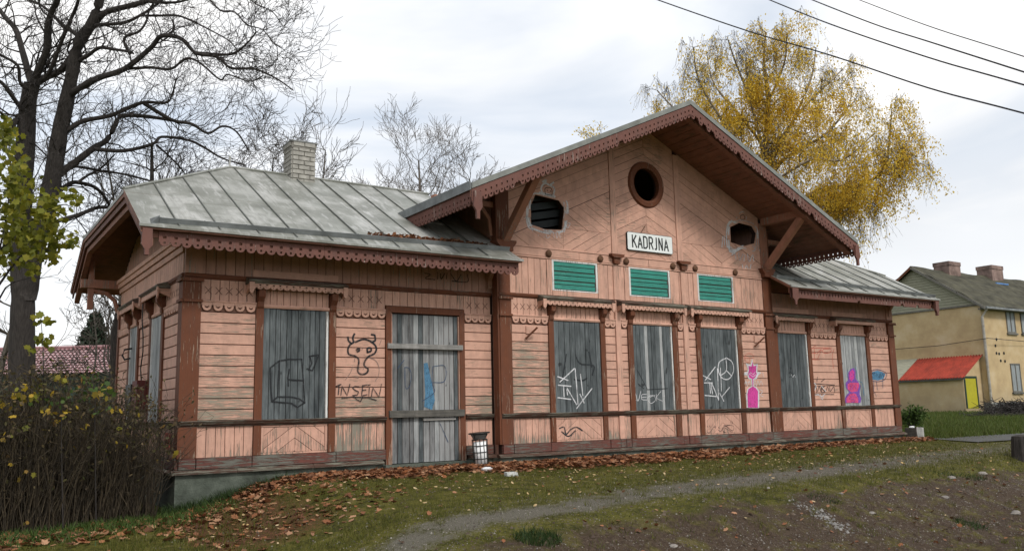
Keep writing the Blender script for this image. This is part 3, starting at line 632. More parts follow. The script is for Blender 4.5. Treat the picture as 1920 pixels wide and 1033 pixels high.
def nrm(a, b): h = math.hypot(a, b); return a/h, b/h
nl = nrm(-SLOPE, 1); nr = nrm(SLOPE, 1)
ZB = 4.203
for sg in (-1, 1):
    mir = (lambda p: p) if sg < 0 else (lambda p: [(2*AX-a, b) for a, b in p][::-1])
    u0, u1 = 6.2, 8.92; top = zr(u1)-.03; brk = 1.05    # upper band runs with the roof
    reg = [(u0, ZB), (u1, ZB), (u1, zr(u1)), (u0, zr(u0))]
    upper = clip(reg, nl[0], nl[1], -(nl[0]*u1+nl[1]*(5.62))); lower = clip(reg, -nl[0], -nl[1], (nl[0]*u1+nl[1]*5.62)-.01)
    f = (lambda q: nl if q > 0 else nr)
    def strips(reg_, a, b, ref): gable_boards(mir(reg_), [((-a if sg > 0 else a), b, (-a if sg > 0 else a)*(2*AX-ref[0] if sg > 0 else ref[0])+b*ref[1])])
    strips(upper, nl[0], nl[1], (u1, 5.62))
    cx_, cz_ = 7.6, 4.66
    for qu in (-1, 1):
        for qz in (-1, 1):
            rg = clip(clip(lower, qu, 0, -qu*cx_-.003), 0, qz, -qz*cz_-.003)
            if rg: a, b = nrm(qu*.55, qz*1.); strips(rg, a, b, (cx_, cz_))
    half = [(9.09, ZB), (AX-.003, ZB), (AX-.003, zr(AX)), (9.09, zr(9.09))]
    strips(half, nl[0], nl[1], (AX, 4.27))
# round window frame
q = MB(); n = 32
for k in range(n):
    a, b = 2*math.pi*k/n, 2*math.pi*(k+1)/n; prof = [(.385, -.06), (.385, .05), (.44, .075), (.52, .065), (.55, .02), (.55, 0.)]
    for (r0, v0), (r1, v1) in zip(prof, prof[1:]):
        q.add([FC(10.03+r0*math.cos(a), v0, 5.92+r0*math.sin(a)), FC(10.03+r1*math.cos(a), v1, 5.92+r1*math.sin(a)), FC(10.03+r1*math.cos(b), v1, 5.92+r1*math.sin(b)), FC(10.03+r0*math.cos(b), v0, 5.92+r0*math.sin(b))], [(0, 1, 2, 3)])
q.build('round_window', 'red_v', wc)
for i, H in enumerate((HOLE1,)):   # loose boards leaning inside the hole
    for k in range(5):
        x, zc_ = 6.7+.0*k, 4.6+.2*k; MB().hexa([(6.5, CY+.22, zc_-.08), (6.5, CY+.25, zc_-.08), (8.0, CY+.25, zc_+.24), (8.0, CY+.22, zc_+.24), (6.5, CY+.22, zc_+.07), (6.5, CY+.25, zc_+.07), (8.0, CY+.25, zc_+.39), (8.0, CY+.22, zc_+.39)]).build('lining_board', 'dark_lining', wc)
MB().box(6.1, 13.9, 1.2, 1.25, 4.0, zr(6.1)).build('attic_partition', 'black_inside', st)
# pilasters, columns, struts of the central block
for a, b in ((CX0-.02, 6.2), (13.8, CX1+.02)):
    pilaster(FC, a, b, .80, 3.115, .06, wc, bands=BB); pilaster(FC, a, b, .215, .705, .056, wc); pilaster(FC, a, b, 3.2, 4.05, .04, wc)
for a, b, sd in ((CX0-.02, 6.2, -1), (13.8, CX1+.02, 1)):
    belt(FC, (a, b), wc)
    o = MB().prism(FC, [(a-.10, 4.24), (b+.10, 4.24), (b+.10, 4.19), (b+.02, 4.10), (b+.02, 4.02), (a-.02, 4.02), (a-.02, 4.10), (a-.10, 4.19)], -.1, .16).build('capital', 'red_h', wc)
    MB().prism(FC, [(a, 4.243), (b, 4.243), (b, zr(a if sd < 0 else b)-.02), (a, zr(a if sd < 0 else b)-.02)], 0, .045).build('column', 'red_v' if sd < 0 else 'strut_paint', wc)
    # side cheek of the block in the gap between the roofs
    xs = CX0-.06 if sd < 0 else CX1+.005
    MB().box(xs, xs+.055, CY-.04, CY+.14, .215, 5.2).build('corner_board', 'red_v', wc)
    xm = (a+b)/2
    zb = 5.43
    MB().box(xm-.08, xm+.08, -1.62, CY-.05, zb-.09, zb+.09).build('outrigger', 'strut_paint', wc)
    d = np.array([0, -1.2, 1.05]); d /= np.linalg.norm(d); nv = np.array([0, d[2], -d[1]])*.075; p0 = np.array([xm, CY-.10, 4.26]); p1 = np.array([xm, -1.50, 5.33])
    q = MB(); q.hexa([p+e for p in (p0, p1) for e in (nv+[-.075, 0, 0], nv+[.075, 0, 0], -nv+[.075, 0, 0], -nv+[-.075, 0, 0])]); q.build('strut', 'strut_paint', wc)
    # curved bracket and side outrigger carrying the eaves of the cross roof
    pts = [(xs-.02 if sd < 0 else xs+.08, CY+.12, 4.35), (xs+sd*.06, CY+.12, 4.7), (xs+sd*.25, CY+.12, 4.93), (xs+sd*.55, CY+.12, 5.0)]
    q = MB(); q.tube(pts, .045, 6); q.build('curved_bracket', 'strut_paint', wc)
    MB().box(min(xs, xs+sd*1.35), max(xs, xs+sd*1.35), CY+.05, CY+.19, 4.93 if sd < 0 else 4.93, 5.04).build('outrigger', 'strut_paint', wc)

# ---- roofs
def roof_thing(name='roof'):
    return None
SW = .563; EZ = 3.73
def wz(y): return EZ+SW*(y+1.0) if y <= 2.85 else EZ+SW*(6.7-y)
def slab(poly, zf, t, name, mat, parent):          # polygon in plan, between zf-t and zf
    n = len(poly); m = MB(); m.add([(x, y, zf(x, y)) for x, y in poly]+[(x, y, zf(x, y)-t) for x, y in poly], [tuple(range(n)), tuple(range(2*n-1, n-1, -1))]+[(i, (i+1) % n, (i+1) % n+n, i+n) for i in range(n)]); return m.build(name, mat, parent)
def metal_slope(region, seams, rows, zf, parent, ax='x', stag=.33):
    """sheet metal in columns between seams; region convex in plan"""
    for i, (a, b) in enumerate(zip(seams, seams[1:])):
        col = clip(clip(region, 1, 0, -a-.002), -1, 0, b-.002) if ax == 'x' else clip(clip(region, 0, 1, -a-.002), 0, -1, b-.002)
        if not col: continue
        off = stag*(i % 2)
        rr = [-99]+[r+off+random.uniform(-.12, .12) for r in rows]+[99]
        for lo, hi in zip(rr, rr[1:]):
            p = clip(clip(col, 0, 1, -lo-.006), 0, -1, hi-.006) if ax == 'x' else clip(clip(col, 1, 0, -lo-.003), -1, 0, hi-.003)
            if p and area(p) > .004:
                j = random.uniform(.003, .014); slab(p, lambda x, y: zf(x, y)+j, j+.002, 'roof_panel', 'roof_metal', parent)
    for a in seams[1:-1]:
        ys = []
        P = region
        for i in range(len(P)):
            p, q = P[i], P[(i+1) % len(P)]; k = 0 if ax == 'x' else 1
            if (p[k]-a)*(q[k]-a) < 0: t = (a-p[k])/(q[k]-p[k]); ys.append(p[1-k]+t*(q[1-k]-p[1-k]))
        if len(ys) < 2: continue
        lo, hi = min(ys), max(ys)
        if ax == 'x': V = [(a+e, y, zf(a, y)+z) for y in (lo, hi) for e, z in ((-.011, .008), (.011, .008), (.008, .036), (-.008, .036))]
        else: V = [(y, a+e, zf(y, a)+z) for y in (lo, hi) for e, z in ((-.011, .008), (.011, .008), (.008, .05), (-.008, .05))]
        MB().hexa(V).build('seam', 'seam_metal', parent)
# wings: deck, panels, seams, gutter
rows = [.35, 1.65]
def deckz(x, y): return EZ+SW*(y+1.0)
regL = [(-.9, -1.0), (6.02, -1.0), (6.02, 2.85), (1.45, 2.85), (-.9, .59)]
regR = [(13.98, -1.0), (20.45, -1.0), (20.45, .59), (18.1, 2.85), (13.98, 2.85)]
for reg, seams, lab in ((regL, [-.9, -.34, .28, .90, 1.53, 2.15, 2.78, 3.39, 4.01, 4.63, 5.25, 6.02], 'l'), (regR, [13.98, 14.6, 15.2, 15.85, 16.5, 17.12, 17.87, 18.6, 19.35, 20.05, 20.45], 'r')):
    deck = slab(reg, deckz, .06, 'roof', 'soffit_paint', st)
    metal_slope(reg, seams, rows, deckz, deck)
    x0, x1 = reg[0][0], reg[1][0]; hx = -.9 if lab == 'l' else 20.45; rx = 1.45 if lab == 'l' else 18.1; sg = 1 if lab == 'l' else -1
    back = [(p[0], 5.7-p[1]) for p in reg][::-1]; slab(back, lambda x, y: deckz(x, 5.7-y), .03, 'rear_roof_slope', 'roof_metal', st); slab(back, lambda x, y: deckz(x, 5.7-y)-.033, .03, 'rear_soffit', 'soffit_paint', st)
    hz = lambda x, y: wz(.59)+(wz(2.85)-wz(.59))*(x-hx)/(rx-hx)
    q = MB(); q.add([(hx, .59, wz(.59)+.012), (rx, 2.85, wz(2.85)+.012), (hx, 5.11, wz(.59)+.012), (hx, .59, wz(.59)-.05), (rx, 2.85, wz(2.85)-.05), (hx, 5.11, wz(.59)-.05)], [(0, 1, 2), (5, 4, 3), (0, 3, 4, 1), (1, 4, 5, 2), (2, 5, 3, 0)]); q.build('hip', 'roof_metal', st)
    q = MB(); q.add([(hx+sg*.03, .66, wz(.59)-.055), (rx, 2.85, wz(2.85)-.06), (hx+sg*.03, 5.04, wz(.59)-.055), (hx+sg*.03, .66, wz(.59)-.08), (rx, 2.85, wz(2.85)-.085), (hx+sg*.03, 5.04, wz(.59)-.08)], [(0, 1, 2), (5, 4, 3), (0, 3, 4, 1), (1, 4, 5, 2), (2, 5, 3, 0)]); q.build('hip_soffit', 'soffit_paint', st)
    q = MB()
    for a, b in (((hx, .59), (rx, 2.85)), ((hx, 5.11), (rx, 2.85)), ((rx, 2.85), (6.05 if lab == 'l' else 13.95, 2.85))):
        q.tube([(a[0], a[1], wz(a[1])+.02), (b[0], b[1], wz(b[1])+.02)], .03, 6)
    q.build('ridge_cap', 'roof_metal', st)
    # gutter lip standing on the slope
    ga, gb = (-.62, 6.0) if lab == 'l' else (13.98, 20.42); gx = np.linspace(ga, gb, 11)
    for a, b in zip(gx, gx[1:]):
        gy = lambda x: -.90+.32*(x-ga)/(gb-ga) if lab == 'l' else -.90+.32*(gb-x)/(gb-ga)
        A_, B_ = gy(a), gy(b); za, zb_ = deckz(0, A_), deckz(0, B_); q = MB(); q.hexa([(a, A_, za+.01), (a, A_+.015, za+.01), (b, B_+.015, zb_+.01), (b, B_, zb_+.01), (a, A_-.04, za+.085), (a, A_-.03, za+.09), (b+.006, B_-.03, zb_+.09), (b+.006, B_-.04, zb_+.085)])
        q.hexa([(a+.001, A_-.004, za+.005), (a+.001, A_, za+.005), (a+.02, A_, za+.005), (a+.02, A_-.004, za+.005), (a+.001, A_-.046, za+.092), (a+.001, A_-.04, za+.092), (a+.02, A_-.04, za+.092), (a+.02, A_-.046, za+.092)]); q.build('gutter_section', 'gutter_metal', deck)
    if lab == 'l': MB().hexa([(-.62, -.89, deckz(0, -.9)+.01), (-.62, -.88, deckz(0, -.9)+.01), (-.74, -1.0, deckz(0, -.98)+.01), (-.76, -1.0, deckz(0, -.98)+.01), (-.62, -.94, deckz(0, -.9)+.12), (-.62, -.93, deckz(0, -.9)+.12), (-.76, -1.01, deckz(0, -.98)+.08), (-.78, -1.01, deckz(0, -.98)+.08)]).build('gutter_end', 'gutter_metal', deck)
    # drip edge, fascia and valance of the eaves
    q = MB(); q.hexa([(x0-.02, -1.03, EZ-.03), (x0-.02, -1.0, EZ-.03), (x1+.02, -1.0, EZ-.03), (x1+.02, -1.03, EZ-.03), (x0-.02, -1.03, EZ+.006), (x0-.02, -.98, EZ+.03), (x1+.02, -.98, EZ+.03), (x1+.02, -1.03, EZ+.006)]); q.build('drip_edge', 'roof_metal', deck)
    va, vb = (-.62, 5.99) if lab == 'l' else (14.05, 20.15)
    MB().box(va-.2 if lab == 'l' else va, vb if lab == 'l' else vb+.25, -.885, -.86, EZ-.16, EZ-.035).build('eave_fascia', 'soffit_paint', deck)
    xs_ = np.linspace(va, vb, 6)
    for a, b in zip(xs_, xs_[1:]): ring_valance(TF(-.86), (a+.002, EZ-.05), (b-.002, EZ-.05),   .165 if lab == 'l' else .12, .24, .031, .056, 'valance', 'valance_paint', deck, straight=(lab == 'r'))
    # soffit boards under the rafters
    for i in range(7):
        y0 = -.93+i*.135; y1 = y0+.13; za, zb = deckz(0, y0)-.075, deckz(0, y1)-.075
        MB().hexa([(x0+.05, y0, za-.02), (x0+.05, y1, zb-.02), (x1-.02, y1, zb-.02), (x1-.02, y0, za-.02), (x0+.05, y0, za), (x0+.05, y1, zb), (x1-.02, y1, zb), (x1-.02, y0, za)]).build('soffit_board', 'soffit_paint', deck)
    # raking boards at the gable end
    hx2 = hx+sg*.04
    def rake(y0, y1, dz, h, t, mat, nm, off=0.):
        z0_, z1_ = wz(y0)-dz, wz(y1)-dz; MB().hexa([(hx2+off, y0, z0_-h), (hx2+off+t, y0, z0_-h), (hx2+off+t, y1, z1_-h), (hx2+off, y1, z1_-h), (hx2+off, y0, z0_), (hx2+off+t, y0, z0_), (hx2+off+t, y1, z1_), (hx2+off, y1, z1_)]).build(nm, mat, deck)
    for y0, y1 in ((-.98, .59), (.592, 5.108), (5.11, 6.66)):
        rake(y0, y1, .05, .17, .03, 'valance_paint', 'barge_board'); rake(y0, y1, .03, .09, .028, 'soffit_paint', 'barge_cap', -.03 if sg > 0 else .03)
        rake(y0, y1, .225, .10, .10, 'soffit_paint', 'rake_beam', .05 if sg > 0 else -.12)
    for y_, in ((5.72,), (-.02,)):
        if y_ < 1 and lab == 'l': continue
        bx0, bx1 = (-.82, -.06) if lab == 'l' else (X1+.06, 20.4)
        MB().box(bx0, bx1, y_-.08, y_+.08, 3.66, 3.84).build('outrigger', 'strut_paint', deck)
        if y_ < 1: continue
        px_ = bx0+.2 if lab == 'l' else bx1-.3
        MB().box(px_-.055, px_+.055, y_-.05, y_+.05, 3.20 if y_ > 1 else 3.4, wz(min(y_, 5.1) if y_ > 1 else .2)-.1 if y_ > 1 else 3.66).build('king_post', 'strut_paint', deck)
        q = MB(); w0 = -.06 if lab == 'l' else X1+.06; q.tube([(w0, y_, 3.15), (w0-sg*.08, y_, 3.42), (w0-sg*.25, y_, 3.56), (w0-sg*.6, y_, 3.62)], .05, 6); q.build('curved_bracket', 'strut_paint', deck)
    for x_ in ((5.86,) if lab == 'l' else (19.42,)):     # eaves brackets on the front
        pr = [(0, 3.22), (.08, 3.30), (.10, 3.45), (.22, 3.60), (.9, 3.66), (.9, 3.72), (0, 3.95)]; q = MB(); q.prism(lambda u, v, z: (x_+v, -u, z), pr, -.05, .05); q.build('eaves_bracket', 'shaded_pink', deck)
    if lab == 'r': MB().prism(TF(-.94), [(14.0, EZ-.05), (14.22, EZ-.05), (14.22, EZ-.30), (14.15, EZ-.36), (14.14, EZ-.46), (14.08, EZ-.46), (14.07, EZ-.36), (14.0, EZ-.30)], .06, .09).build('pendant', 'valance_paint', deck)
    e = -.80 if lab == 'l' else 20.32          # pendants at the eaves corners
    MB().prism(TF(-.94), [(e-.07, EZ-.05), (e+.07, EZ-.05), (e+.08, EZ-.30), (e+.03, EZ-.38), (e+.03, EZ-.46), (e-.03, EZ-.46), (e-.03, EZ-.38), (e-.08, EZ-.30)], .0, .07).build('pendant', 'valance_paint', deck)
# end ceiling under the overhang at the left gable
for i in range(6):
    x0 = -.84+i*.14; q = MB(); ya = .75+(x0+.14+.9)*.97; yb_ = 5.7-ya; q.hexa([(x0, ya, wz(.59)-.10+(x0+.9)*.545), (x0, yb_, wz(.59)-.10+(x0+.9)*.545), (x0+.135, yb_, wz(.59)-.10+(x0+1.035)*.545), (x0+.135, ya, wz(.59)-.10+(x0+1.035)*.545)]+[(x0, ya, wz(.59)-.08+(x0+.9)*.545), (x0, yb_, wz(.59)-.08+(x0+.9)*.545), (x0+.135, yb_, wz(.59)-.08+(x0+1.035)*.545), (x0+.135, ya, wz(.59)-.08+(x0+1.035)*.545)]); q.build('soffit_board', 'soffit_paint', st)

# central cross roof
GX0, GX1, GY0, GY1, GZ = 4.4, 15.6, -1.8, 7.3, 7.40
def gzf(x, y): return GZ-SLOPE*abs(x-AX)
for sg in (-1, 1):
    xe = GX0 if sg < 0 else GX1; lo, hi = min(xe, AX), max(xe, AX)
    reg = [(lo, GY0), (hi, GY0), (hi, GY1), (lo, GY1)]
    deck = slab(reg, lambda x, y: gzf(x, y)-.012, .05, 'gable_roof', 'soffit_paint', st)
    metal_slope(reg, list(np.linspace(GY0, GY1, 15)), [6.2, 8.1] if sg < 0 else [11.8, 13.7], gzf, deck, 'y')
    # eave gutter and eave valance running back from the verge
    gxs = np.linspace(GY0, 2.2, 5)
    for a, b in zip(gxs, gxs[1:]):
        z0 = gzf(xe, 0); MB().hexa([(xe-sg*.0, a, z0-.07), (xe+sg*.02, a, z0-.07), (xe+sg*.02, b, z0-.07), (xe, b, z0-.07), (xe, a, z0+.09), (xe+sg*.03, a, z0+.09), (xe+sg*.03, b, z0+.09), (xe, b, z0+.09)]).build('gutter_section', 'gutter_metal', deck)
    TS = (lambda u, v, z: (xe+.05-v, u, z)) if sg < 0 else (lambda u, v, z: (xe-.05+v, u, z))
    ring_valance(TS, (GY0+.06, gzf(xe, 0)-.08), (3.0, gzf(xe, 0)-.08), .135, .27, .0, .025, 'valance', 'valance_paint', deck)
    # verge: fascia, scalloped valance, rake beam under the soffit
    p0, p1 = (xe, gzf(xe, 0)), (AX, GZ)
    TG = TF(GY0); m = MB(); m.prism(TG, [(p0[0], p0[1]-.05), (p1[0], p1[1]-.05), (p1[0], p1[1]+.055), (p0[0], p0[1]+.055)], -.01, .045); m.build('verge_flashing', 'dark_roof_metal', deck)
    m = MB(); m.prism(TG, [(p0[0], p0[1]-.20), (p1[0], p1[1]-.20), (p1[0], p1[1]-.052), (p0[0], p0[1]-.052)], -.04, .0); m.build('barge_board', 'soffit_paint', deck)
    k = 4; P = [(p0[0]+(p1[0]-p0[0])*i/k, p0[1]+(p1[1]-p0[1])*i/k) for i in range(k+1)]
    for a, b in zip(P, P[1:]):
        a_, b_ = ((a[0], a[1]-.055), (b[0], b[1]-.055)); ring_valance(TG, a_, b_, .125, .285, .001, .027, 'valance', 'valance_paint', deck, perp=False)
    m = MB(); m.prism(TG, [(p0[0]-sg*.1, p0[1]-.30), (p1[0], p1[1]-.26), (p1[0], p1[1]-.09), (p0[0]-sg*.1, p0[1]-.12)], -.26, -.12); m.build('rake_beam', 'soffit_paint', deck)
    # soffit boards run front to back
    n = 30
    for i in range(n):
        a = lo+.05+(hi-lo-.08)*i/n; b = lo+.05+(hi-lo-.08)*(i+1)/n-.014; dz_ = random.uniform(0, .008)
        if sg < 0 and a > 13.9 or sg > 0 and b < 6.1: continue
        y1 = 2.5 if (b < CX0 or a > CX1) else CY-.001
        MB().hexa([(a, GY0+.05, gzf(a, 0)-.085-dz_), (a, y1, gzf(a, 0)-.085-dz_), (b, y1, gzf(b, 0)-.085-dz_), (b, GY0+.05, gzf(b, 0)-.085-dz_), (a, GY0+.05, gzf(a, 0)-.064), (a, y1, gzf(a, 0)-.064), (b, y1, gzf(b, 0)-.064), (b, GY0+.05, gzf(b, 0)-.064)]).build('soffit_board', 'soffit_paint', deck)
    e = xe-sg*.10
    MB().prism(TG, [(e-.07, p0[1]-.1), (e+.07, p0[1]-.1), (e+.09, p0[1]-.38), (e+.035, p0[1]-.46), (e+.03, p0[1]-.60), (e-.03, p0[1]-.60), (e-.035, p0[1]-.46), (e-.09, p0[1]-.38)], .03, .08).build('pendant', 'valance_paint', deck)
MB().tube([(AX, GY0-.04, GZ+.02), (AX, GY1, GZ+.02)], .035, 6).build('ridge_cap', 'dark_roof_metal', st)
# valley triangles between the roofs come from the slopes crossing each other

# chimney
ch = MB().box(2.68, 3.17, 2.60, 3.10, 5.55, 6.46).build('chimney', 'mortar', st); hb = .088
for r in range(11):
    z0 = 5.50+r*(hb+.012); e = .02 if r == 10 else (.03 if r == 0 else 0.); mt = 'brick_red' if r < 1 else 'brick_pale'
    for face in range(4):
        Ln = .49 if face % 2 == 0 else .50; T_ = (TF(2.60), T_R(3.17), lambda u, v, z: (u, 3.10+v, z), TL)[face]; o0 = 2.68 if face % 2 == 0 else 2.60
        T2 = T_ if face != 3 else (lambda u, v, z: (2.68-v, u, z)); off = .13 if r % 2 else 0.; c = [0.]+[x for x in np.arange(off if off else .25, Ln-.04, .25)]+[Ln]
        for a, b in zip(c, c[1:]): board(T2, o0+a+.006, o0+b-.006, z0, z0+hb, 0, .022+e, 'brick', mt, ch, .004, .004)
MB().box(2.63, 3.22, 2.55, 3.15, 6.585, 6.615).build('chimney_cap', 'grey_concrete', ch)
MB().box(2.655, 3.195, 2.575, 3.125, 6.46, 6.584).build('chimney_neck', 'mortar', ch)
MB().tube([(1.45, 2.85, 5.88), (1.45, 2.85, 6.15)], .018, 6).build('finial', 'roof_metal', st)
# meter box and cable on the end wall
MB().box(-.24, -.03, 2.32, 2.75, 1.02, 1.55).build('meter_box', 'box_red', st); MB().box(-.26, -.05, 2.78, 3.3, 1.0, 1.5).build('meter_box', 'black_paint', st)
pts = [(-.05, 3.1, 3.1), (-.07, 3.0, 2.7), (-.07, 2.85, 2.4), (-.07, 2.8, 2.1), (-.07, 2.95, 1.8), (-.07, 2.8, 1.5)]
MB().tube(pts, .012, 5).build('cable', 'black_paint', st)
MB().tube([(-.06, 3.95, 2.25), (-.2, 3.92, 2.22), (-.24, 3.9, 2.1), (-.2, 3.85, 2.02), (-.1, 3.84, 2.05)], .02, 5).build('hook', 'black_paint', st)
MB().box(-.07, -.055, .38, .72, .35, .62).build('notice', 'spray_red', ws)
for u_ in (6.62, 13.42):   # little flag holders
    MB().tube([FC(u_-.08, .05, 2.28), FC(u_+.10, .22, 2.50)], .022, 6).build('flag_holder', 'red_v', wc); board(FC, u_-.06, u_+.05, 2.38, 2.54, .024, .05, 'flag_plate', 'pink_v', wc)
pv = [at_y(840, 505, -.5)]

# ------------------------------------------------------------------ painted writing
def ribbon(mb, pts, w, T, v):
    P = np.array(pts, float); n = len(P)
    if n < 2: return
    d = np.gradient(P, axis=0); l = np.hypot(d[:, 0], d[:, 1])+1e-9; nx, nz = -d[:, 1]/l, d[:, 0]/l
    # cap overhang
    P[0] -= d[0]/l[0]*w*.4; P[-1] += d[-1]/l[-1]*w*.4
    V = []
    for i in range(n): V += [T(P[i, 0]+nx[i]*w/2, v, P[i, 1]+nz[i]*w/2), T(P[i, 0]-nx[i]*w/2, v, P[i, 1]-nz[i]*w/2)]
    mb.add(V, [(2*i, 2*i+1, 2*i+3, 2*i+2) for i in range(n-1)])
def dense(pts, closed=False, k=5, smooth=True):
    P = np.array(pts, float)
    if len(P) < 3 or not smooth:
        return [tuple(P[i]+(P[i+1]-P[i])*t) for i in range(len(P)-1) for t in np.linspace(0, 1, 3, endpoint=False)]+[tuple(P[-1])]
    Q = [P[0]*2-P[1]]+list(P)+[P[-1]*2-P[-2]]; out = []
    for i in range(1, len(Q)-2):
        p0, p1, p2, p3 = Q[i-1:i+3]
        for t in np.linspace(0, 1, k, endpoint=False): out.append(tuple(.5*((2*p1)+(-p0+p2)*t+(2*p0-5*p1+4*p2-p3)*t*t+(-p0+3*p1-3*p2+p3)*t**3)))
    out.append(tuple(P[-1])); return out
def graffiti(strokes, w, mat, y, parent, conv=None, smooth=True, name='graffiti', label=None):
    """strokes given in pixels of the photo, dropped on to the wall plane y"""
    m = MB(); T = TF(0)
    for i, s_ in enumerate(strokes):
        s_ = [conv(*p) if conv else p for p in s_]; q = [at_y(a, b, y) for a, b in dense(s_, smooth=smooth)]
        ribbon(m, [(p[0], p[2]) for p in q], w, T, -y+.0003*i+.0002)
    o = m.build(name, mat, parent)
    if label: o['label'] = label
    return o
def fill(poly, mat, y, parent, name='graffiti', label=None):
    q = [at_y(a, b, y) for a, b in poly]; m = MB(); m.plate(TF(0), [(p[0], p[2]) for p in q], [], -y, -y+.0004); o = m.build(name, mat, parent)
    if label: o['label'] = label
def cv(x0, y0, s): return lambda a, b: (x0+a/s, y0+b/s)
yw = -.0275; yc = CY-.0275
g1 = cv(620, 600, 5.739)
graffiti([[(245, 240), (205, 270), (185, 320), (200, 370), (260, 385), (300, 420), (300, 480), (290, 540), (310, 575), (350, 583), (390, 565), (402, 525), (370, 500), (360, 470), (375, 430), (410, 390), (470, 360), (492, 310), (470, 260), (400, 215), (340, 208), (270, 235)],
          [(185, 185), (195, 225), (225, 252)], [(255, 150), (238, 190), (248, 235)], [(475, 165), (480, 215), (455, 235)], [(440, 155), (470, 160)], [(278, 320), (300, 305), (310, 325), (288, 340)], [(395, 345), (395, 305), (430, 300), (435, 330), (400, 345)]],
           .036, 'spray_black', yw, wl, g1, label='black spray painted horned bull head')
graffiti([[(325, 300), (345, 295), (335, 325)], [(355, 520), (348, 530)], [(300, 520), (310, 530)], [(420, 405), (480, 430), (518, 500), (515, 590), (480, 655)], [(235, 500), (215, 560), (160, 640)], [(545, 215), (525, 265)], [(280, 610), (295, 625)], [(260, 410), (255, 445)]], .012, 'spray_grey', yw-.003, wl, g1)
graffiti([[(55, 712), (112, 690)], [(92, 695), (82, 800)], [(110, 808), (122, 708), (178, 812), (206, 690)], [(305, 716), (262, 708), (235, 728), (262, 752), (300, 768), (290, 802), (235, 808)], [(345, 700), (333, 812), (392, 800)], [(338, 754), (380, 748)], [(346, 704), (392, 696)], [(416, 725), (410, 812)], [(402, 700), (426, 695)], [(440, 816), (452, 724), (520, 828), (546, 690)], [(120, 838), (230, 824), (400, 832), (490, 860)], [(250, 815), (275, 850), (320, 876), (345, 825)]], .018, 'spray_black', yw-.005, wl, g1, smooth=False, label='thin black tag reading INSEIN')
g2 = cv(480, 570, 4.494)
graffiti([[(135, 820), (125, 700), (122, 535), (195, 478)], [(195, 478), (280, 465), (385, 465)], [(385, 465), (395, 600), (410, 830)], [(410, 830), (350, 868), (300, 835), (135, 820)], [(195, 478), (190, 600), (183, 780)], [(183, 780), (300, 782), (360, 795), (410, 830)], [(135, 820), (183, 780)], [(280, 550), (268, 620), (272, 690)], [(268, 635), (400, 645)], [(450, 440), (530, 425), (500, 500), (475, 560), (430, 545)], [(455, 445), (470, 500), (450, 540)]], .028, 'spray_black', -.029, wl, g2, smooth=False, label='black block letter outline')
g3 = cv(720, 570, 3.332)
graffiti([[(130, 395), (135, 520), (160, 510), (170, 440), (155, 400), (130, 395)], [(305, 390), (380, 388), (378, 480), (300, 490)], [(305, 390), (300, 490), (315, 550), (240, 605)], [(350, 745), (400, 860)], [(85, 400), (125, 350)]], .014, 'spray_navy', -.014, wl, g3)
fill([(720+a/3.332, 570+b/3.332) for a, b in ((248, 370), (272, 365), (300, 500), (318, 600), (300, 660), (250, 640), (258, 560))], 'spray_blue', -.0142, wl)
# centre block
g4 = cv(900, 660, 4.697)
yb = CY-.029
graffiti([[(685, 215), (775, 248)], [(705, 262), (830, 145)], [(838, 145), (850, 290), (862, 455)], [(885, 195), (905, 380)], [(690, 290), (800, 300)], [(735, 295), (740, 390)], [(770, 375), (762, 310), (850, 460)], [(685, 400), (800, 415)], [(850, 495), (985, 320)], [(880, 370), (915, 445)]], .024, 'spray_white', yb, wc, g4, smooth=False, label='white sprayed arrows on dark boards')
graffiti([[(760, 20), (740, 150), (720, 260)], [(830, 0), (880, 100), (1000, 120), (990, 200)], [(960, 0), (985, 130)], [(830, 240), (900, 250), (940, 230)]], .035, 'spray_faint', yb+.002, wc, g4)
g5 = cv(1160, 660, 4.697)
graffiti([[(150, 420), (155, 425)], [(150, 365), (170, 430), (195, 345)], [(245, 370), (205, 375), (205, 415), (250, 420)], [(200, 397), (245, 395)], [(320, 380), (270, 385), (255, 415), (285, 450), (325, 420), (310, 385), (275, 395)], [(330, 370), (335, 430)], [(370, 345), (335, 400), (385, 430)], [(395, 385), (402, 385)]], .013, 'spray_white', yb-.0, wc, g5, label='small white tag reading VESK')
graffiti([[(140, 110), (150, 290)], [(140, 115), (250, 320)], [(150, 260), (220, 320)], [(250, 330), (430, 320)]], .022, 'spray_faint', yb+.002, wc, g5, smooth=False)
graffiti([[(950, 50), (885, 90), (880, 170), (915, 230), (970, 235), (1010, 170), (1000, 90), (950, 50)], [(945, 55), (948, 160), (900, 205)], [(948, 160), (990, 205)], [(740, 205), (810, 240)], [(760, 250), (850, 130)], [(870, 145), (875, 290), (880, 415)], [(755, 270), (825, 270)], [(800, 270), (808, 360)], [(760, 380), (860, 390)], [(825, 365), (815, 270), (880, 420)], [(895, 140), (905, 340)], [(890, 365), (925, 430)], [(910, 390), (975, 310)]], .026, 'spray_white', yb, wc, g5, smooth=True, label='white peace sign and arrows on dark boards')
graffiti([[(780, 650), (785, 660)], [(800, 645), (803, 658)], [(765, 680), (795, 710), (830, 670)], [(835, 660), (858, 655)], [(846, 645), (850, 670)], [(880, 660), (885, 670)], [(878, 685), (900, 695), (920, 660), (915, 690), (940, 705)], [(925, 655), (980, 640)], [(950, 640), (1010, 650), (1000, 690), (930, 640)], [(985, 610), (990, 630)], [(1000, 610), (1003, 630)], [(935, 665), (1010, 710)]], .012, 'spray_black', CY-.0195, wc, g5, label='black scribbled smiling faces')
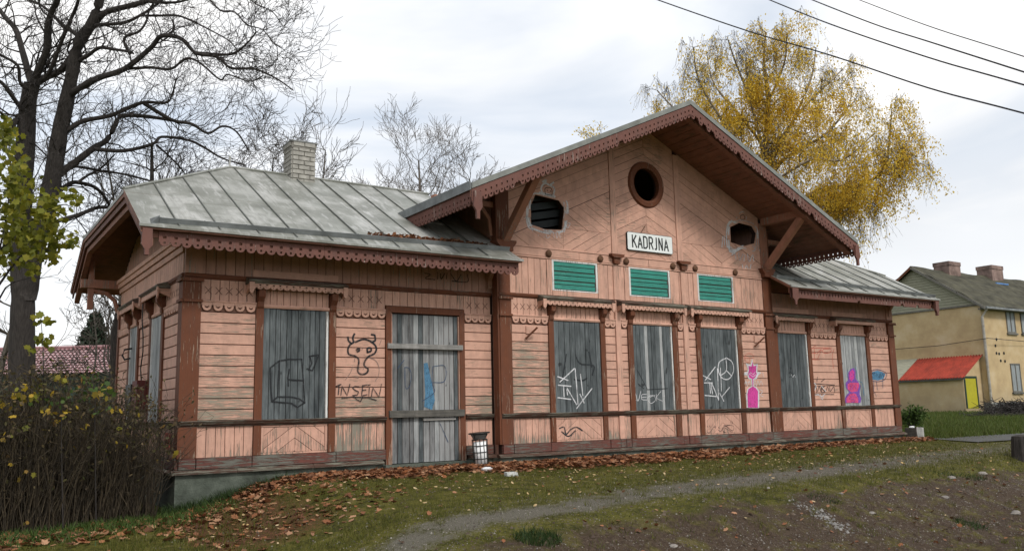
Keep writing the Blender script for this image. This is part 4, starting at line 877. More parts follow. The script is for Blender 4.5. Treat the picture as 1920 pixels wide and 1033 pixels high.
# pink figure on the narrow siding field
W_ = lambda pts: [(1380+a/6, 640+b/6) for a, b in pts]
fill(W_([(120, 745), (113, 600), (125, 540), (145, 515), (175, 503), (170, 430), (140, 420), (125, 380), (75, 375), (80, 350), (130, 340), (130, 300), (110, 245), (165, 262), (180, 190), (197, 262), (245, 250), (240, 340), (285, 350), (250, 380), (235, 420), (205, 430), (205, 500), (240, 520), (262, 560), (260, 750)]), 'spray_white', yc, wc, label='white outlined pink crowned figure')
fill(W_([(135, 742), (128, 590), (140, 535), (170, 515), (185, 505), (182, 420), (150, 408), (135, 360), (145, 335), (140, 275), (175, 280), (185, 225), (195, 275), (230, 272), (225, 345), (235, 365), (215, 405), (195, 420), (195, 505), (225, 525), (248, 560), (246, 745)]), 'spray_magenta', yc-.001, wc)
graffiti([[(135, 390), (165, 350), (190, 370), (215, 345)], [(150, 360), (190, 395), (225, 370)]], .012, 'spray_white', yc-.002, wc, cv(1380, 640, 6))
graffiti([[(75, 440), (90, 500), (110, 440), (125, 500), (150, 440), (160, 500)], [(80, 470), (160, 455)], [(215, 440), (230, 500), (245, 440), (262, 490), (280, 440), (300, 490)], [(270, 540), (300, 560), (275, 600), (305, 620)], [(70, 360), (60, 400)], [(300, 350), (310, 400)]], .012, 'spray_white', yc-.002, wc, cv(1380, 640, 6))
graffiti([[(100, 215), (95, 170), (140, 135), (190, 150), (200, 180), (150, 185), (100, 180)], [(105, 185), (110, 225), (150, 230), (155, 190)]], .010, 'spray_red', yc-.002, wc, cv(1380, 640, 6))
g6 = cv(1380, 640, 6)
graffiti([[(835, 75), (1075, 70)], [(850, 80), (850, 190)], [(880, 80), (885, 190)], [(850, 130), (900, 130)], [(910, 140), (960, 90), (920, 190)], [(985, 85), (970, 110), (1000, 130), (1060, 120), (1065, 85), (985, 85)], [(830, 200), (940, 205)], [(870, 60), (900, 45)], [(1100, 90), (1085, 160), (1095, 300)]], .018, 'spray_red', yw, wr, g6)
graffiti([[(845, 480), (900, 520)], [(850, 500), (870, 570), (900, 500), (910, 570)], [(920, 560), (935, 500), (955, 560)], [(960, 500), (965, 570), (1000, 560), (965, 530), (995, 505)], [(1010, 560), (1030, 510), (1045, 555)], [(1055, 500), (1060, 560), (1100, 510), (1110, 570)], [(850, 470), (1110, 490)], [(880, 590), (1100, 595)], [(910, 450), (915, 400)], [(960, 450), (1000, 420)]], .020, 'spray_black', yw-.001, wr, g6)
graffiti([[(840, 440), (900, 490), (880, 560)], [(920, 590), (960, 620), (1000, 590)], [(945, 595), (970, 650), (985, 600)], [(820, 570), (835, 640)], [(850, 600), (930, 600)], [(960, 500), (1010, 560)]], .024, 'spray_white', yw-.004, wr, g6)
graffiti([[(1505, 390), (1530, 330), (1590, 315), (1650, 330), (1695, 365), (1670, 430), (1600, 450), (1530, 440), (1505, 390)], [(1550, 445), (1550, 560)], [(1580, 448), (1590, 540)], [(1650, 435), (1652, 520)]], .022, 'spray_navy', yw, wr, g6, label='dark blue bubble tag')
fill(W_([(1512, 390), (1535, 340), (1590, 325), (1645, 340), (1682, 368), (1660, 420), (1600, 438), (1535, 430)]), 'spray_blue', yw+.0008, wr)
graffiti([[(1535, 355), (1570, 355)], [(1552, 355), (1555, 410)], [(1575, 410), (1578, 360), (1600, 385)], [(1605, 405), (1625, 360), (1620, 410)], [(1635, 405), (1650, 360), (1660, 400)], [(1535, 600), (1560, 575), (1580, 620)]], .013, 'spray_navy', yw-.003, wr, g6)
# purple and pink blob figure on pale boards
ybr = -.029
fill(W_([(1230, 690), (1225, 640), (1245, 600), (1275, 570), (1240, 520), (1232, 470), (1262, 430), (1262, 350), (1290, 310), (1325, 295), (1345, 330), (1345, 420), (1375, 450), (1400, 500), (1390, 590), (1410, 640), (1400, 690)]), 'spray_violet', ybr, wr, label='violet and pink stacked blob figure')
fill(W_([(1245, 690), (1242, 640), (1280, 590), (1320, 580), (1350, 590), (1375, 640), (1375, 690)]), 'spray_pink', ybr-.001, wr); fill(W_([(1258, 540), (1255, 480), (1290, 460), (1380, 465), (1385, 500), (1365, 560), (1300, 570)]), 'spray_pink', ybr-.0012, wr)
fill(W_([(1275, 420), (1275, 350), (1310, 315), (1330, 340), (1330, 410), (1300, 450)]), 'spray_magenta', ybr-.0014, wr)
graffiti([[(1300, 345), (1315, 380), (1295, 395)], [(1285, 490), (1300, 540), (1320, 485)], [(1350, 490), (1355, 540)], [(1335, 620), (1300, 620), (1300, 650), (1330, 650), (1325, 680), (1300, 680)]], .016, 'spray_violet', ybr-.003, wr, g6)
graffiti([[(1345, 290), (1360, 350), (1375, 440), (1420, 470), (1440, 600)], [(1210, 690), (1205, 610)], [(1255, 320), (1250, 400)]], .022, 'spray_blue', ybr-.001, wr, g6)
graffiti([[(1560, 380), (1561, 560)]], .012, 'spray_faint', ybr, wr, cv(1380-158, 640, 6)) if False else None
graffiti([[(610, 0), (615, 350)], [(590, 350), (640, 385), (600, 400)], [(600, 340), (650, 370)]], .016, 'spray_faint', ybr, wr, g6)
graffiti([[(620, 370), (640, 400), (655, 375), (670, 400)]], .012, 'spray_white', ybr-.001, wr, g6)
# white paint round the two broken holes
for H, px in ((HOLE1, 0), (HOLE3, 1)):
    m = MB(); Hc = H+[H[0], H[1]]; random.seed(4+px); cx = sum(p[0] for p in H)/len(H); cz = sum(p[1] for p in H)/len(H)
    
    lp = dense([(cx+(a-cx)*1.05, cz+(b-cz)*1.05) for a, b in Hc], k=4); i = 0; j = 0
    while i < len(lp)-4:
        k = random.randint(5, 9); seg_ = [(cx+(a-cx)*(1+random.uniform(-.01, .02)), cz+(b-cz)*(1+random.uniform(-.01, .03))) for a, b in lp[i:i+k]]; ribbon(m, seg_, random.choice((.03, .05, .075)), TF(0), -CY+.0195+.0003*j); i += k-random.randint(0, 2); j += 1
    for f_ in (1.13, 1.2):
        lp = dense([(cx+(a-cx)*f_, cz+(b-cz)*f_) for a, b in Hc], k=4); i = random.randint(0, 4)
        while i < len(lp)-4: k = random.randint(3, 6); ribbon(m, lp[i:i+k], random.choice((.02, .04)), TF(0), -CY+.0195+.0003*j); i += k+random.randint(1, 5); j += 1
    o = m.build('graffiti', 'spray_white', wc); o['kind'] = 'stuff'
g7 = cv(900, 180, 3.229); yg = CY-.0205
graffiti([[(385, 600), (370, 560), (390, 530), (420, 540), (450, 560), (445, 600)], [(380, 520), (400, 510), (395, 530)], [(425, 540), (445, 525)]], .04, 'spray_white', yg, wc, g7)
graffiti([[(395, 595), (395, 560), (430, 560), (435, 600), (395, 595)], [(405, 570), (410, 575)], [(425, 575), (430, 580)]], .016, 'spray_black', yg-.002, wc, g7)
graffiti([[(350, 815), (355, 845)], [(365, 820), (370, 850), (385, 820), (390, 855)], [(400, 825), (405, 860), (425, 850)], [(430, 830), (440, 820), (450, 860)], [(460, 825), (465, 860), (480, 830), (485, 860)], [(270, 745), (280, 730)], [(520, 760), (530, 800), (545, 770), (510, 780)], [(310, 790), (320, 820)], [(505, 640), (512, 700), (505, 740)]], .012, 'spray_white', yg, wc, g7)
g8 = cv(1240, 180, 3.0375)
graffiti([[(440, 700), (445, 670), (465, 660), (485, 680), (480, 715)], [(430, 690), (425, 715)], [(350, 800), (345, 860)], [(358, 800), (360, 850)], [(555, 840), (575, 870)], [(575, 840), (558, 880)], [(420, 900), (425, 930)], [(440, 895), (445, 935), (465, 900)], [(475, 905), (470, 940)], [(490, 900), (500, 945), (520, 905), (525, 940)], [(460, 960), (470, 1000), (485, 965), (500, 1000), (510, 960)], [(395, 860), (420, 890), (400, 905)], [(520, 850), (535, 880)]], .026, 'spray_white', yg, wc, g8)
graffiti([[(455, 705), (450, 685), (468, 678), (475, 700), (455, 705)]], .022, 'spray_black', yg-.002, wc, g8)
graffiti([[(735, 675), (760, 640), (780, 700), (800, 650)], [(660, 340), (700, 350)]], .01, 'spray_black', yg, wc, g7) if False else None
graffiti([[(650, 340), (690, 350), (655, 375), (720, 385)], [(740, 335), (740, 380)], [(760, 345), (765, 380), (790, 340)], [(800, 380), (805, 340)], [(830, 345), (870, 395), (900, 350)], [(840, 395), (945, 400), (945, 350)]], .02, 'spray_black', -.0185, wl, cv(620, 420, 3.689))
graffiti([[(700, 670), (740, 660), (760, 720), (800, 680), (850, 660), (900, 690)], [(720, 700), (780, 740), (840, 690)]], .03, 'spray_faint', CY-.0195, wc, g4)
# ------------------------------------------------------------------ the name sign
sg_ = thing('name_sign', 'white enamel station name sign reading KADRINA on the gable', 'sign', (10.06, CY-.05, 4.3))
q0, q1, q2, q3 = [at_y(a, b, CY-.06) for a, b in ((1175, 434), (1261, 444), (1260, 478), (1176, 468))]
zt, zb = (q0[2]+q1[2])/2, (q2[2]+q3[2])/2; xa, xb = (q0[0]+q3[0])/2, (q1[0]+q2[0])/2; c = .035
oct_ = lambda e: [(xa+c, zb+e), (xb-c, zb+e), (xb-e, zb+c), (xb-e, zt-c), (xb-c, zt-e), (xa+c, zt-e), (xa+e, zt-c), (xa+e, zb+c)]
MB().prism(TF(CY), oct_(0), .03, .065).build('backing', 'black_paint', sg_); MB().prism(TF(CY), oct_(.012), .0655, .07).build('plate', 'enamel_white', sg_)
LT = {'K': [[(0, 0), (0, 1)], [(.62, 1), (.05, .42)], [(.22, .58), (.66, 0)]], 'A': [[(0, 0), (.33, 1), (.66, 0)], [(.12, .3), (.54, .3)]],
      'D': [[(0, .02), (0, .98)], [(0, 1), (.35, 1), (.6, .85), (.6, .15), (.35, 0), (0, 0)]], 'R': [[(0, 0), (0, .98)], [(0, 1), (.4, 1), (.58, .88), (.58, .6), (.4, .48), (0, .48)], [(.3, .46), (.62, 0)]],
      'I': [[(.3, 1), (.3, .1), (.2, -.02), (.05, .02)]], 'N': [[(0, 0), (0, 1)], [(.02, .98), (.56, .02)], [(.58, 0), (.58, 1)]]}
word = 'KADRINA'; h = .262; adv = .168; x = xa+.155; zb_ = (zt+zb)/2-h/2
for i, chh in enumerate(word):
    m = MB()
    for j, s_ in enumerate(LT[chh]):
        pts = dense([(x+a*h*.66, zb_+b*h) for a, b in s_], smooth=False); ribbon(m, pts, .038, TF(0), -CY+.0705+.0003*j)
    m.build('letter', 'black_paint', sg_); x += adv*(1.0 if chh != 'I' else .78)
for u_ in ((xa+xb)/2,): MB().tube([(u_-.25, CY-.03, zt), (u_-.1, CY-.05, zt+.2)], .008, 5).build('hanger', 'rust', sg_)

# ------------------------------------------------------------------ litter bin
bx = at_y(903, 866, -.55); bz = float(gz(bx[0], -.55)); B = thing('litter_bin', 'white litter bin in a black wire cage leaning by the door', 'litter bin', (bx[0], -.55, bz))
b0 = (bx[0], -.55, bz); t_ = []
t_.append(MB().lathe(b0, [(.185, 0), (.185, .06), (.15, .075)], 20).build('foot', 'bin_concrete', B)); t_.append(MB().lathe(b0, [(.15, .07), (.165, .56)], 20).build('can', 'bin_white', B, True))
m = MB()
for k in range(12):
    a = 2*math.pi*k/12; m.tube([(b0[0]+.165*math.cos(a), b0[1]+.165*math.sin(a), b0[2]+.07), (b0[0]+.18*math.cos(a), b0[1]+.18*math.sin(a), b0[2]+.60)], .009, 4)
for z_, r_ in ((.09, .168), (.2, .172), (.34, .175), (.48, .178), (.60, .182)): m.tube([(b0[0]+r_*math.cos(t), b0[1]+r_*math.sin(t), b0[2]+z_) for t in np.linspace(0, 2*math.pi, 19)], .009, 4, False)
t_.append(m.build('cage', 'black_paint', B)); t_.append(MB().lathe(b0, [(.13, .62), (.2, .70), (.2, .715)], 20).build('funnel', 'grey_concrete', B)); t_.append(MB().lathe(b0, [(.25, .73), (.255, .745), (.25, .755)], 22).build('lid', 'black_paint', B))
for k in range(4):
    a = 2*math.pi*k/4+.4; MB().tube([(b0[0]+.17*math.cos(a), b0[1]+.17*math.sin(a), b0[2]+.6), (b0[0]+.22*math.cos(a), b0[1]+.22*math.sin(a), b0[2]+.735)], .01, 4).build('lid_strut', 'black_paint', B); B.rotation_euler = (0, R_(-4), 0); B.scale = (.8, .8, .86)
#PART2
# ------------------------------------------------------------------ plants: growing helpers
def seg_mesh(name, A, B_, ra, rb, mat, parent, sides=3, kind=None):
    """many thin tapered twigs in one mesh"""
    A = np.asarray(A, float); B_ = np.asarray(B_, float); ra = np.asarray(ra)[:, None]; rb = np.asarray(rb)[:, None]
    d = B_-A; d /= np.linalg.norm(d, axis=1)[:, None]+1e-9; up = np.where(np.abs(d[:, 2:3]) < .9, [[0, 0, 1.]], [[1., 0, 0]]); u = np.cross(d, up); u /= np.linalg.norm(u, axis=1)[:, None]+1e-9; v = np.cross(d, u)
    V = []
    for P, r in ((A, ra), (B_, rb)):
        for k in range(sides): t = 2*math.pi*k/sides; V.append(P+r*(u*math.cos(t)+v*math.sin(t)))
    V = np.stack(V, 1).reshape(-1, 3); n = len(A); base = (np.arange(n)*2*sides)[:, None]
    q = np.array([(k, (k+1) % sides, sides+(k+1) % sides, sides+k) for k in range(sides)]); Fc = (base[:, :, None]+q[None]).reshape(-1, 4)
    return np_mesh(name, V, 4, mat, parent, kind, Fc)
class Tree:
    def __init__(s, seed): s.r = np.random.default_rng(seed); s.A = []; s.B = []; s.ra = []; s.rb = []; s.tips = []
    def seg(s, a, b, ra, rb): s.A.append(a); s.B.append(b); s.ra.append(ra); s.rb.append(rb)
    def grow(s, p, d, L_, r, lev, wig=.35, up=.15, nsub=3, ratio=.6, spread=.9, minr=.006, taper=.35, segl=None):
        n = max(2, int(L_/(segl or max(.16, L_/6)))); sl_ = L_/n; p = np.array(p, float); d = np.array(d, float); d /= np.linalg.norm(d); pts = [(p, r)]
        for i in range(n):
            d = d+s.r.normal(0, wig, 3)*.5+np.array([0, 0, up*.5]); d /= np.linalg.norm(d); q = p+d*sl_; r2 = max(minr, r*(1-(1-taper)*(i+1)/n)); s.seg(p, q, max(minr, r*(1-(1-taper)*i/n)), r2); p = q; pts.append((p, r2, d))
        if lev <= 0: s.tips.append((p, d)); s.tips.append((pts[len(pts)//2][0], d)); return
        for k in range(nsub):
            i = int(s.r.integers(1, n+1)) if k else n; q, r2, dd = pts[i]
            e = s.r.normal(0, 1, 3); e -= e.dot(dd)*dd; e /= np.linalg.norm(e)+1e-9; nd_ = dd+e*spread*s.r.uniform(.5, 1.1)
            s.grow(q, nd_, L_*ratio*s.r.uniform(.7, 1.15), r2*.72, lev-1, wig, up, nsub, ratio, spread, minr, taper)
    def twigs_mesh(s, name, mat, parent, sides=3, kind=None): return seg_mesh(name, s.A, s.B, s.ra, s.rb, mat, parent, sides, kind)
def limb_points(pts, w0, w1, D0, D1, D=None):
    """pixel polyline -> 3D points with radii; widths in photo pixels"""
    P = dense([tuple(p) for p in pts], k=4); n = len(P); out = []; rad = []
    for i, (a, b) in enumerate(P):
        t = i/(n-1); d = D0+(D1-D0)*t; out.append(at_d(a, b, d)); rad.append(max(.008, (w0+(w1-w0)*t)/2*d/F))
    return out, rad
def leaves(name, C, size, shape, mat, parent=None, kind='stuff', flat=0., seed=1, squash=1., hang=0.):
    """leaf-shaped faces: C centres (N,3); flat=1 lying on the ground"""
    r = np.random.default_rng(seed); C = np.asarray(C, float); N = len(C); size = np.broadcast_to(size, N)*r.uniform(.65, 1.3, N)
    nz = r.normal(0, 1, (N, 3)); nz[:, 2] = np.abs(nz[:, 2])+flat*2.4; nz /= np.linalg.norm(nz, axis=1)[:, None]
    t = r.normal(0, 1, (N, 3)); t[:, 2] -= hang; t -= (t*nz).sum(1)[:, None]*nz; t /= np.linalg.norm(t, axis=1)[:, None]; b = np.cross(nz, t)
    sh = np.array(shape, float); cup = r.uniform(-.5, .9, N)*(1 if flat else .5)
    x = sh[:, 0][None]*size[:, None]; y = sh[:, 1][None]*size[:, None]*squash; zc = (sh[:, 0]**2+sh[:, 1]**2)[None]*size[:, None]*cup[:, None]
    V = C[:, None]+x[..., None]*t[:, None]+y[..., None]*b[:, None]+zc[..., None]*nz[:, None]
    return np_mesh(name, V.reshape(-1, 3), len(sh), mat, parent, kind)
OVAL = [(-.5, 0), (-.15, .3), (.3, .22), (.55, 0), (.3, -.22), (-.15, -.3)]; DIAMOND = [(-.5, 0), (0, .32), (.5, 0), (0, -.32)]
MAPLE = [(-.5, 0), (-.36, .22), (-.36, .46), (-.08, .38), (.14, .5), (.28, .26), (.58, .02), (.30, -.22), (.18, -.5), (-.08, -.36), (-.38, -.42), (-.34, -.22)]

# ------------------------------------------------------------------ the big bare tree on the left
def G(x, y): return (x, y, float(gz(x, y)))
D0 = 21.
bp = at_d(42, 800, D0); T1 = thing('bare_tree', 'big dark leafless tree with forked trunk left of the station', 'tree', (bp[0], bp[1], float(gz(bp[0], bp[1]))))
LIMBS = [  # pixel path, start width, end width, start depth, end depth
 ([(40, 900), (40, 760), (42, 600), (44, 540), (40, 450), (41, 357), (48, 270), (52, 200), (60, 157)], 50, 27, 21, 21),
 ([(48, 560), (62, 480), (85, 400), (99, 330), (112, 250), (123, 200), (133, 150), (147, 83), (173, 43), (187, 0), (196, -60)], 38, 14, 21, 20.5),
 ([(60, 160), (55, 143), (43, 100), (30, 57), (13, 37), (0, 20), (-30, -20)], 15, 6, 21, 22), ([(62, 160), (72, 133), (88, 93), (90, 50), (98, 20), (108, 0), (115, -60)], 16, 9, 21, 20),
 ([(60, 165), (83, 147), (113, 133), (133, 108)], 13, 12, 21, 20.8), ([(82, 147), (92, 138), (107, 100), (120, 67), (140, 20), (147, 0), (155, -50)], 9, 5, 21, 20),
 ([(50, 215), (37, 200), (20, 177), (0, 153), (-25, 150)], 10, 5, 21, 20), ([(58, 175), (50, 167), (37, 153), (33, 123), (0, 103), (-20, 90)], 8, 4, 21, 20), ([(50, 235), (37, 218), (28, 228), (20, 250), (5, 275)], 13, 8, 21, 20.5), ([(30, 230), (15, 224), (0, 210)], 7, 5, 21, 20.5),
 ([(133, 178), (147, 167), (183, 147), (233, 130), (283, 90), (303, 68), (340, 73), (367, 100), (407, 107), (433, 128), (477, 130), (517, 147), (550, 170)], 13, 2.5, 20.7, 19),
 ([(233, 130), (283, 127), (320, 130), (350, 110), (377, 120), (413, 150), (427, 140), (467, 153), (493, 143)], 6, 2, 20.4, 18.5), ([(367, 100), (410, 103), (440, 100), (467, 78), (480, 60)], 7, 2.5, 19.8, 19),
 ([(118, 250), (133, 240), (157, 227), (207, 217), (247, 200), (273, 192), (310, 193), (322, 180), (330, 150)], 11, 3, 20.8, 21), ([(270, 194), (300, 213), (327, 227), (360, 233), (390, 250), (417, 237), (443, 247), (467, 283)], 8, 2.5, 20.9, 22),
 ([(104, 345), (117, 323), (147, 300), (177, 277), (200, 263), (217, 233), (227, 218), (267, 218), (317, 225), (335, 230)], 15, 5, 20.9, 22), ([(177, 280), (233, 283), (287, 270), (303, 257), (353, 263), (383, 277), (417, 297), (460, 310)], 8, 2.5, 21, 23), ([(293, 272), (317, 293), (340, 317), (352, 335)], 4, 2, 22, 23),
 ([(130, 315), (147, 313), (187, 320), (233, 327), (283, 340), (320, 352)], 6, 3, 21, 23), ([(98, 372), (115, 355), (135, 343), (150, 343), (175, 350), (193, 365), (205, 385)], 10, 5, 21, 22.5), ([(145, 343), (163, 330), (190, 315), (215, 290)], 6, 3, 21.3, 22),
 ([(92, 425), (108, 415), (150, 402), (180, 390), (205, 389)], 9, 7, 21, 22.5), ([(182, 40), (200, 23), (250, 10), (283, 0), (330, -25)], 13, 6, 20.6, 20), ([(178, 50), (187, 47), (233, 43), (267, 27), (297, 7), (310, -10)], 8, 3, 20.6, 20),
 ([(142, 118), (147, 115), (167, 103), (187, 90), (213, 93), (240, 97), (250, 101)], 9, 4, 20.8, 20), ([(244, 103), (233, 80), (237, 68), (260, 60), (275, 40), (280, 20), (297, -5)], 6, 3, 20.2, 20), ([(150, 72), (140, 63), (117, 47), (103, 33), (77, 10), (40, -5)], 9, 4, 20.8, 21.5),
 ([(262, 30), (300, 30), (333, 30), (360, 40), (400, 60), (433, 80), (455, 110)], 5, 2, 20.2, 19), ([(280, 4), (330, 5), (375, -8)], 6, 3, 20.1, 19.6), ([(385, -10), (413, 20), (440, 23), (463, 47), (493, 57), (520, 90)], 4, 1.6, 19.6, 19), ([(455, -15), (480, 8), (510, 22), (530, 50)], 3, 1.5, 19.6, 19),
 ([(110, 290), (98, 260), (88, 262), (90, 290), (80, 300)], 4, 2, 20.7, 20), ([(65, 270), (85, 290), (95, 300)], 3.5, 2.5, 20.9, 20.9)]
m = MB(); TT = Tree(11)
for i, (px_, w0, w1, d0, d1) in enumerate(LIMBS):
    pts, rad = limb_points(px_, w0, w1, d0, d1); rad = [r*random.uniform(.93, 1.07) for r in rad]; m.tube(pts, rad, 10 if w0 > 20 else 6)
    if i < 2:
        for k in range(len(pts)//2, len(pts)-1, 2):
            d = np.array([TT.r.normal(), TT.r.normal(), .3]); TT.grow(pts[k], d, TT.r.uniform(.9, 1.7), .022, 2, .5, .1, 3, .62, minr=.005)
        continue
    Lt = sum(np.linalg.norm(pts[k+1]-pts[k]) for k in range(len(pts)-1))
    for k in range(1, len(pts)):
        t = k/len(pts); dd = pts[k]-pts[k-1]; dd /= np.linalg.norm(dd)+1e-9
        if TT.r.random() < .34+.30*t:
            for _ in range(1+(t > .75)):
                e = TT.r.normal(0, 1, 3); e[2] += .25; e -= e.dot(dd)*dd; e /= np.linalg.norm(e)
                TT.grow(pts[k], dd*.7+e*.9, TT.r.uniform(.45, 1.15)*(1.25-.3*t), max(.009, rad[k]*.36), 3 if TT.r.random() < .35 else 2, .55, .12, 3, .68, .9, .0042)
m.build('trunk', 'bark_dark', T1, True); TT.twigs_mesh('twigs', 'bark_dark', T1, kind='stuff')
tips = np.array([p for p, d in TT.tips]); sel = TT.r.random(len(tips)) < .05
leaves('last_leaves', tips[sel], .05, OVAL, 'bark_dark', T1, seed=3, hang=2)

# ------------------------------------------------------------------ smaller bare trees behind the roof
def bare_tree(px, py, D, H, seed, label, w=.16, up=.25,  spread=.75, lev=4, fork=1, name='bare_tree', mat='bark_far', group=None, first=.3, lean=0):
    b = at_d(px, py, D); z0 = float(gz(b[0], b[1])); t = thing(name, label, 'tree', (b[0], b[1], z0), group); T_ = Tree(seed); r = T_.r; mm = MB()
    for f in range(fork):
        p = np.array([b[0]+r.normal(0, .25)*(f > 0), b[1], z0]); top = H*r.uniform(.85, 1.) if f else H; n = 12; d = np.array([r.normal(0, .05)+lean, 0, 1.]); pts = [p]; rad = [w]
        for i in range(n):
            d = d+r.normal(0, .07, 3)+np.array([0, 0, .06]); d /= np.linalg.norm(d); p = p+d*top/n; pts.append(p); rad.append(w*(1-.9*(i+1)/n)+.012)
        mm.tube(pts, rad, 7)
        for i in range(int(n*first), n+1):
            for _ in range(3 if i > n*.5 else 2):
                a = r.uniform(0, 2*math.pi); L_ = H*.21*(1-.55*max(0, (i/n-.35)))*r.uniform(.6, 1.15); T_.grow(pts[min(i, n)], (math.cos(a)*spread*1.25, math.sin(a)*spread*1.25, .55), L_, max(.014, rad[min(i, n)]*.5), lev-2, .34, up*.35, 4, .66, .85, .008)
    mm.build('trunk', mat, t, True); T_.twigs_mesh('twigs', mat, t, kind='stuff'); return t, T_
bt = 'leafless trees behind the station roof'
bare_tree(783, 600, 42, 14.0, 21, 'tall leafless tree rising highest behind the middle of the roof', .26, .55, .62, 5, 2, group=bt, first=.35)
bare_tree(733, 600, 40, 11.4, 22, 'low leafless tree just left of the tallest one behind the roof', .12, .2, .8, 4, 2, group=bt, first=.45)
bare_tree(612, 600, 38, 12.6, 23, 'slim leafless tree beside the chimney on its right', .13, .35, .6, 4, 1, group=bt)
bare_tree(690, 600, 40, 11., 24, 'thin crooked leafless tree between the slim and the tallest ones', .10, .2, .8, 4, 1, group=bt)
bare_tree(468, 640, 30, 10.6, 25, 'dense twiggy leafless tree left of the chimney', .12, .3, .7, 5, 1, group=bt, mat='bark_brown')
bare_tree(365, 650, 30, 10., 26, 'leafless tree behind the ridge under the big tree branches', .10, .35, .5, 4, 1, group=bt, mat='bark_brown')
bare_tree(200, 700, 32, 11., 27, 'leafless tree seen through the branches above the left eaves', .11, .4, .5, 4, 2, group=bt, mat='bark_brown')
bare_tree(545, 640, 34, 9.6, 28, 'small leafless tree half hidden by the chimney', .10, .3, .7, 4, 1, group=bt, mat='bark_brown')
bare_tree(885, 620, 44, 11.6, 29, 'leafless tree with only its top showing over the central eaves', .12, .1, .9, 4, 1, group=bt)
bare_tree(-20, 760, 30, 11., 30, 'leafless tree at the left picture edge behind the big trunk', .12, .1, 1., 4, 1, group=bt, mat='bark_brown', first=.15)
t, q_ = bare_tree(212, 745, 24, 9.0, 31, 'forked dark tree stem beside the far left eaves', .24, .3, .7, 3, 1, mat='bark_dark', first=.5)
m = MB(); pts, rad = limb_points([(209, 740), (213, 640), (217, 605), (223, 570)], 13, 8, 24, 24); m.tube(pts, rad, 7); m.build('limb', 'bark_dark', t, True)
# dry tangle low on the left in front of the sky
bt_, T_ = bare_tree(150, 690, 26, 5.2, 33, 'low tangled leafless shrub below the left eaves', .04, .0, 1.2, 4, 1, 'bare_shrub', 'bark_brown', first=.3)

# ------------------------------------------------------------------ yellow birch behind the gable
BD = 34.; b = at_d(1437, 780, BD); BI = thing('birch_tree', 'big birch with drooping yellow autumn leaves behind the gable', 'tree', (b[0], b[1], float(gz(b[0], b[1]))))
BL = [([(1440, 900), (1438, 500), (1437, 400), (1430, 330), (1436, 270), (1440, 180), (1432, 120), (1436, 62)], 26, 2, BD, BD),
      ([(1437, 400), (1400, 300), (1350, 220), (1310, 150), (1300, 90)], 9, 2, BD, BD-1.5), ([(1432, 330), (1480, 240), (1520, 150), (1530, 90)], 8, 2, BD, BD+1), ([(1436, 380), (1460, 310), (1500, 280), (1550, 250), (1590, 200), (1598, 165)], 9, 2, BD, BD+1.5),
      ([(1440, 420), (1500, 375), (1560, 352), (1600, 352), (1645, 330), (1662, 300), (1668, 260), (1672, 205)], 11, 2, BD, BD-1.5), ([(1570, 352), (1600, 366), (1630, 375)], 4, 2, BD-.5, BD-2), ([(1650, 328), (1690, 312), (1712, 290)], 3.5, 1.5, BD-1, BD-2),
      ([(1436, 400), (1380, 330), (1320, 260), (1260, 200), (1232, 170)], 8, 2, BD, BD+1.5), ([(1410, 370), (1350, 300), (1290, 240)], 6, 2, BD, BD-3), ([(1440, 330), (1410, 200), (1380, 120), (1365, 75)], 7, 2, BD, BD-2), ([(1438, 200), (1470, 120), (1475, 70)], 5, 2, BD, BD-1.5),
      ([(1440, 450), (1500, 420), (1560, 400), (1600, 420)], 7, 2, BD, BD-2), ([(1438, 350), (1520, 300), (1580, 300), (1640, 250)], 6, 2, BD, BD-3), ([(1437, 300), (1500, 210), (1560, 150), (1580, 130)], 6, 2, BD, BD+2.5), ([(1436, 280), (1390, 220), (1340, 160), (1325, 100)], 6, 2, BD, BD+2.5)]
m = MB(); TB = Tree(5); LC = []
for i, (px_, w0, w1, d0, d1) in enumerate(BL):
    pts, rad = limb_points(px_, w0, w1, d0, d1); m.tube(pts, rad, 7)
    for k in range(5 if i == 0 else 2, len(pts)):
        t = k/len(pts); dd = pts[k]-pts[k-1]; dd /= np.linalg.norm(dd)
        for _ in range(3 if i == 0 else 2):
            e = TB.r.normal(0, 1, 3); e[2] *= .4; e -= e.dot(dd)*dd; e /= np.linalg.norm(e)
            TB.grow(pts[k], dd*.5+e, TB.r.uniform(.4, .9)*(1.0-.3*t), max(.010, rad[k]*.35), 2, .35, .0, 3, .7, .8, .005)
m.build('trunk', 'birch_bark', BI, True)
tp = [p for p, d in TB.tips]; hang_ends = []
cen = at_d(1460, 250, BD)
for p in tp:      # drooping strings of leaves
    if TB.r.random() < .10: continue
    n = int(TB.r.integers(2, 6)); q = p.copy(); h_ = TB.r.normal(0, .25, 2)
    for _ in range(n):
        q2 = q+np.array([h_[0]*.2, h_[1]*.2, -.2])+TB.r.normal(0, .05, 3); TB.seg(q, q2, .004, .003); q = q2
        dens = (5.6 if np.linalg.norm((p-cen)[[0, 2]]) < 3.5 else 1.9)*float(np.clip(.75+1.6*wob(p[0]*1.3, p[2]*1.3, 1.2), .12, 1.8))
        for _kk in range(TB.r.poisson(dens)): LC.append(q+TB.r.normal(0, .10, 3))
TB.twigs_mesh('twigs', 'bark_brown', BI, kind='stuff')
leaves('foliage', LC, .086, DIAMOND, 'birch_leaf', BI, seed=8, hang=3)
